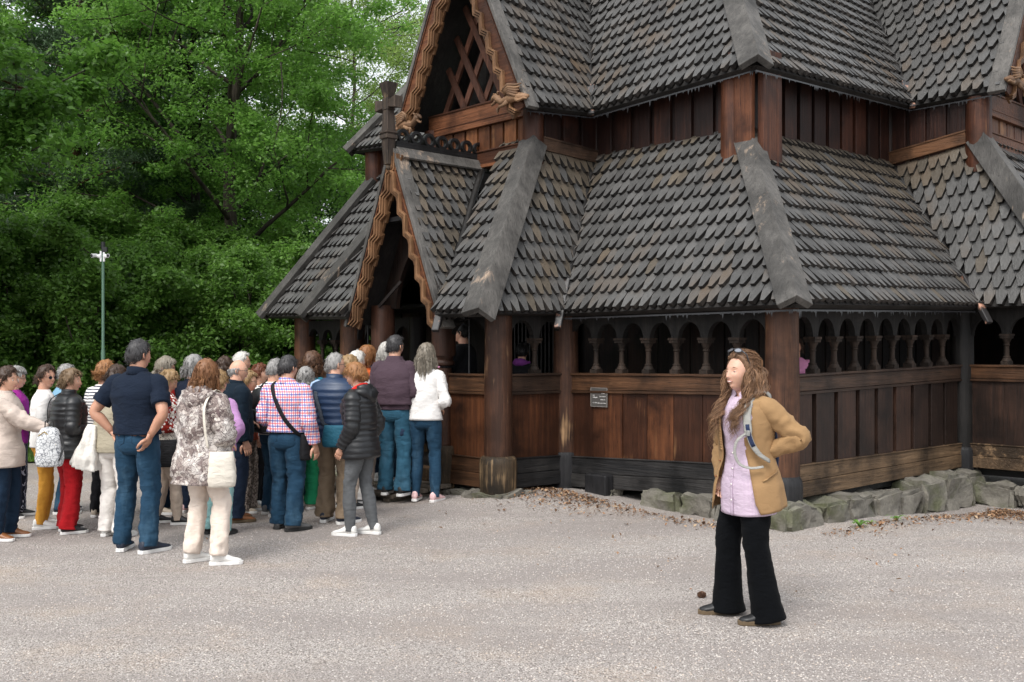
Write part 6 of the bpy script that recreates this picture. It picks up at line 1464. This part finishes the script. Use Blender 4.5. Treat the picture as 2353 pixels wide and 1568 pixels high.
# ------------------------------------------------------------------ the woman standing on the forecourt
CAMEL = fabric('camel_wool', (.31, .19, .092), .85, .06, bump=.2); SHIRT = fabric('lilac_stripe_shirt', (.56, .47, .54), .8, .05, pattern=p_shirt, bump=.45); BLKT = fabric('black_trousers', (.0045, .005, .006), .95, spec=.04)
WEB = fabric('pale_webbing', (.30, .295, .275), .7); WNAV = fabric('navy_webbing', (.02, .03, .07), .6)
def hero_extras(root, TP, J, MH, RX, RY):
    # open blazer body: an open shell round the back and sides
    mb = MB(); zs = np.linspace(.725, 1.475, 44); NA = 46; G = []
    for zi, z in enumerate(zs):
        rx = interp(z, TZ, RX) + .030; ry = interp(z, TZ, RY) + .030; f = sstep(1.12 - z, 0, .42); rx += .030 * f; ry += .045 * f
        if z > 1.42: rx += .012; ry += .01
        gl_ = interp(z, [.69, .78, 1.0, 1.1, 1.3, 1.42, 1.48], [60, 46, 38, 32, 30, 34, 50]); gr_ = interp(z, [.69, .78, 1.0, 1.1, 1.3, 1.42, 1.48], [62, 44, 36, 26, 24, 34, 50]); row = []
        for i in range(NA + 1):
            a = R(lerp(90 + gl_, 450 - gr_, i / NA)); ca, sa = math.cos(a), math.sin(a); k = (abs(ca) ** 2.25 + abs(sa) ** 2.25) ** (-1 / 2.25)
            fo = .016 * mnoise.noise(Vector((ca * 2.2, sa * 2.2, z * 3.2))) * (.4 + f) + .010 * (.5 - abs(mnoise.noise(Vector((ca * 3 + z * 5, sa * 3, z * 9))))) * (1 if .95 < z < 1.3 else .4)
            row.append(TP(((rx + fo) * ca * k, (ry + fo) * sa * k, z - (.0 if z > .75 else .02 * sa))))
        G.append(row)
    for j in range(len(zs) - 1):
        for i in range(NA): mb.add([G[j][i], G[j][i + 1], G[j + 1][i + 1], G[j + 1][i]], [(0, 1, 2, 3)], .5)
    import bmesh
    jk = mb.build('blazer', CAMEL, root, smooth=True, recalc=False); bm = bmesh.new(); bm.from_mesh(jk.data); bmesh.ops.remove_doubles(bm, verts=bm.verts, dist=.0002); bm.to_mesh(jk.data); bm.free()
    so_ = jk.modifiers.new('thick', 'SOLIDIFY'); so_.thickness = .006; so_.offset = 0
    # sleeves, as one mesh with the blazer's cuffs
    for nm, sgn in (('L', -1), ('R', 1)):
        S_, E_, Wr = J['a' + nm]; mb = MB(); s_in = S_ + (TP((0, 0, 1.385)) - S_) * .30 + Vector((0, 0, .004))
        rows = [(*s_in, .062, .062, 0), (*S_, .068, .074, .003), (*vl(S_, E_, .4), .060, .068, .010), (*vl(S_, E_, .8), .056, .062, .016), (*E_, .055, .058, .015), (*vl(E_, Wr, .25), .053, .057, .016), (*vl(E_, Wr, .65), .048, .050, .011), (*vl(E_, Wr, .98), .043, .043, .005), (*vl(E_, Wr, .985), .036, .036, 0)]
        organic(mb, rows, 26, .012, fr=(1.3, 15)); mb.build('blazer_sleeve', CAMEL, root, smooth=True, recalc=False)
    for gi, e in ((0, 1), (NA, -1)):   # lapels folded back along the opening, collar, buttons
        mb = MB(); js = [j for j, z in enumerate(zs) if 1.10 < z < 1.47]; n_ = len(js)
        for q in range(n_ - 1):
            w0 = .062 * math.sin(PI * min(1, (q + 1) / n_ * .85 + .12)); w1 = .062 * math.sin(PI * min(1, (q + 2) / n_ * .85 + .12)); j0, j1 = js[q], js[q + 1]
            A_, B_ = G[j0][gi], G[j1][gi]; da = (G[j0][gi + e * 6] - A_).normalized(); db = (G[j1][gi + e * 6] - B_).normalized(); ctr = TP((0, 0, zs[j0])); o = lambda p: (p - ctr).normalized() * .010
            mb.add([A_ + o(A_) * .4, A_ + da * w0 + o(A_ + da * w0), B_ + db * w1 + o(B_ + db * w1), B_ + o(B_) * .4], [(0, 1, 2, 3)], .5)
        lp = mb.build('lapel', CAMEL, jk, smooth=True, recalc=False); s2 = lp.modifiers.new('t', 'SOLIDIFY'); s2.thickness = .005
    for z in (.93, 1.04):
        j = int(np.argmin(abs(zs - z))); c = G[j][NA - 1]; o = (c - TP((0, 0, z))).normalized(); mb = MB(); mb.ball(c + o * .006, .009, .009, .005, 10, 6); mb.build('button', LTH, jk, smooth=True)
    mb = MB(); fl_ = lambda a, z: Vector(TP(((interp(z, TZ, RX) + .045) * math.cos(a), (interp(z, TZ, RY) + .055) * math.sin(a), z)))
    mb.tube([fl_(R(150 + 8 * k), .93 + .006 * k) for k in range(7)], [(.022, .004)] * 7, 8, ref=(0, 1, 0)); mb.build('pocket_flap', CAMEL, jk, smooth=True)
    # shirt placket and small buttons
    for z in (.80, .90, 1.0, 1.1, 1.2, 1.3):
        ry = interp(z, TZ, RY) + .016 + .03 * sstep(1.15 - z, 0, .45); mb = MB(); mb.ball(TP((-.006, ry + .012, z)), .0062, .004, .0062, 8, 6); mb.build('button', TEETH, root, smooth=True)
    mb = MB()
    for zz in np.linspace(.72, 1.40, 18): pass
    pl = [TP((-.0, interp(z, TZ, RY) + .019 + .03 * sstep(1.15 - z, 0, .45) + .008 * gs(z - 1.27, .07), z)) for z in np.linspace(.70, 1.42, 26)]
    mb.tube(pl, [(.017, .003)] * len(pl), 8, ref=(0, 1, 0)); mb.build('placket', SHIRT, root, smooth=True)
    for sx in (-1, 1):   # collar points
        mb = MB(); mb.add([TP((sx * .012, .066, 1.475)), TP((sx * .062, .03, 1.525)), TP((sx * .088, .035, 1.475)), TP((sx * .060, .098, 1.405))], [(0, 1, 2, 3)], .5); cl = mb.build('collar', SHIRT, root, recalc=False); s2 = cl.modifiers.new('t', 'SOLIDIFY'); s2.thickness = .004
    # teeth of a slight smile, nostril shadows come from the form
    mb = MB(); mb.tube([MH @ Vector((-.019, .0770, -.0555)), MH @ Vector((-.008, .0890, -.0565)), MH @ Vector((.006, .0890, -.0565)), MH @ Vector((.019, .0770, -.0555))], [(.002, .002), (.0045, .0045), (.0045, .0045), (.002, .002)], 8); mb.build('teeth', TEETH, root, smooth=True)
    for sx in (-1, 1):   # eyelids
        c = Vector((sx * .0305, .0665, .005)); mb = MB()
        for (a0, a1, rr) in ((8, 88, .0132), (118, 178, .0128)):
            vs = []; fs = []; n1, n2 = 6, 12
            for j in range(n1 + 1):
                th = R(lerp(a0, a1, j / n1))
                for i in range(n2 + 1):
                    ph = R(lerp(0, 180, i / n2)); vs.append(MH @ (c + Vector((rr * 1.12 * math.sin(th) * math.cos(ph), rr * math.sin(th) * math.sin(ph), rr * math.cos(th)))))
            for j in range(n1):
                for i in range(n2): fs.append((j * (n2 + 1) + i, j * (n2 + 1) + i + 1, (j + 1) * (n2 + 1) + i + 1, (j + 1) * (n2 + 1) + i))
            mb.add(vs, fs, .5)
        mb.build('eyelids', skin((.60, .37, .27)), root, smooth=True, recalc=False)
        mb = MB(); mb.tube([MH @ (c + Vector((.013 * math.cos(R(t)), .013 * math.sin(R(t)) * .95, .001))) for t in range(10, 171, 20)], .0014, 5); mb.build('eyelashes', WIRE, root)
    # sunglasses pushed up on the hair
    g = MB(); T_ = MH @ Matrix.Translation((0, .005, .088)) @ Matrix.Rotation(R(42), 4, 'X')
    for sx in (-1, 1):
        ring = [T_ @ Vector((sx * .034 + .026 * math.cos(2 * PI * q / 14), .078 - .9 * (sx * .034 + .026 * math.cos(2 * PI * q / 14)) ** 2 * 4, .016 * math.sin(2 * PI * q / 14))) for q in range(15)]; g.tube(ring, .0028, 6); g.tube([T_ @ Vector((sx * .060, .068, .004)), T_ @ Vector((sx * .083, .035, .0)), T_ @ Vector((sx * .088, -.04, -.035))], [.005, .0045, .003], 8)
    g.tube([T_ @ Vector((-.01, .080, .004)), T_ @ Vector((.01, .080, .004))], .003, 6); go = g.build('sunglasses', WIRE, root, smooth=True)
    for sx in (-1, 1):
        e = MB(); e.add([T_ @ Vector((sx * .034 + .025 * math.cos(2 * PI * q / 14), .0785 - .9 * (sx * .034 + .025 * math.cos(2 * PI * q / 14)) ** 2 * 4, .015 * math.sin(2 * PI * q / 14))) for q in range(14)], [tuple(range(14))]); e.build('lens', plain('mirror_lens', (.30, .31, .34), .08, .02, metallic=.6), go)
hx, hy = 1.475, 6.41
hero = person(hx, hy, 1.65, -105, 'young woman with long wavy brown hair in camel blazer, lilac shirt and wide black trousers', group=None, hs=dict(style='full', color='herohair', vol=.019, len=.50, n=700, kids=11, thin=.36, loose=.012, line=.50, top=.70, delay=.075, ftop=.075, wave=.016, wl=(.085, .13), wgrow=1, jit=.022, grav=.30, step=.012, curl=.2, rad=.0046, res=(56, 44), crown=(0, .85, .5), front=.6, fy=-.012) if HAIR.setdefault('herohair', ((.17, .092, .05), (.50, .29, .16))) else None,
    top=dict(mat=SHIRT, name='shirt', hem=.70, neck=1.466, inf=.014, flare=.022, fold=.007, sleeve=0, fr=(1.6, 9)), pants=dict(mat=BLKT, style='wide', fold=.006, hem=-.055, waist=1.0), twist=-22, head=(8, 5), lean=.045, arms=(((.155, -.17, -.205), (-.01, -.04, -.285)), 'pocket'), shoes=('black', SOLET), feet=((-.150, -.055, 9), (.155, .075, 12)), hi=True, sk=(.60, .37, .27), extras=hero_extras)
if 'group' in hero: del hero['group']
# pale backpack hanging from her near shoulder
b = bag_root('backpack', hero, 'pale grey and navy backpack hanging from the near shoulder of the woman in camel blazer', 'backpack')
MLh = Matrix.Translation((0, 0, .93)) @ Matrix.Rotation(-.045, 4, 'X') @ Matrix.Rotation(R(22), 4, 'Z') @ Matrix.Translation((0, 0, -.93)); hp = lambda *p: MLh @ Vector(p); RF_ = MLh.to_3x3() @ Vector((-.4, .6, .7))
mb = MB(); organic(mb, [(*hp(-.03, -.175, .92), .05, .02, 0), (*hp(-.03, -.178, .94), .09, .030, .003), (*hp(-.03, -.185, 1.1), .10, .034, .005), (*hp(-.03, -.180, 1.26), .08, .028, .004), (*hp(-.03, -.175, 1.30), .03, .015, 0)], 20, .02, pw=2.6); mb.build('bag_body', WNAV, b, smooth=True, recalc=False)
SP = [hp(-.115, -.12, 1.445), hp(-.118, -.04, 1.492), hp(-.115, .05, 1.470), hp(-.128, .125, 1.385), hp(-.150, .158, 1.27), hp(-.172, .150, 1.17), hp(-.200, .115, 1.10), hp(-.215, .04, 1.05)]
pts = [Vector(p[:3]) for p in cr([(*p, 0) for p in SP], .02)]; n_ = len(pts); mb = MB(); mb.tube(pts, [(.026 if k < n_ * .62 else .018, .008) for k in range(n_)], 10, ref=RF_); sp_ = mb.build('strap', WEB, b, smooth=True, recalc=False)
mb = MB(); seg = pts[int(n_ * .56):int(n_ * .80)]; mb.tube([p + (p - hp(0, 0, p.z)).normalized() * .003 for p in seg], [(.015, .009)] * len(seg), 8, ref=RF_); mb.build('strap_panel', WNAV, sp_, smooth=True, recalc=False)
mb = MB(); seg = pts[int(n_ * .14):int(n_ * .26)]; mb.tube([p + Vector((0, 0, .003)) for p in seg], [(.020, .009)] * len(seg), 8, ref=RF_); mb.build('strap_patch', WNAV, sp_, smooth=True, recalc=False)
LP = [hp(-.150, .160, 1.24), hp(-.110, .215, 1.19), hp(-.095, .225, 1.11), hp(-.115, .205, 1.04), hp(-.17, .165, 1.015), hp(-.215, .10, 1.02)]
lp_ = [Vector(p[:3]) for p in cr([(*p, 0) for p in LP], .02)]; mb = MB(); mb.tube(lp_, [(.010, .004)] * len(lp_), 8, ref=RF_); mb.build('webbing_loop', WEB, b, smooth=True, recalc=False)
mb = MB(); c = hp(-.158, .168, 1.235); mb.box(c.x - .014, c.x + .014, c.y - .01, c.y + .01, c.z - .018, c.z + .018); mb.build('buckle', fabric('grey_buckle', (.28, .28, .27), .4), b, bevel=.004)
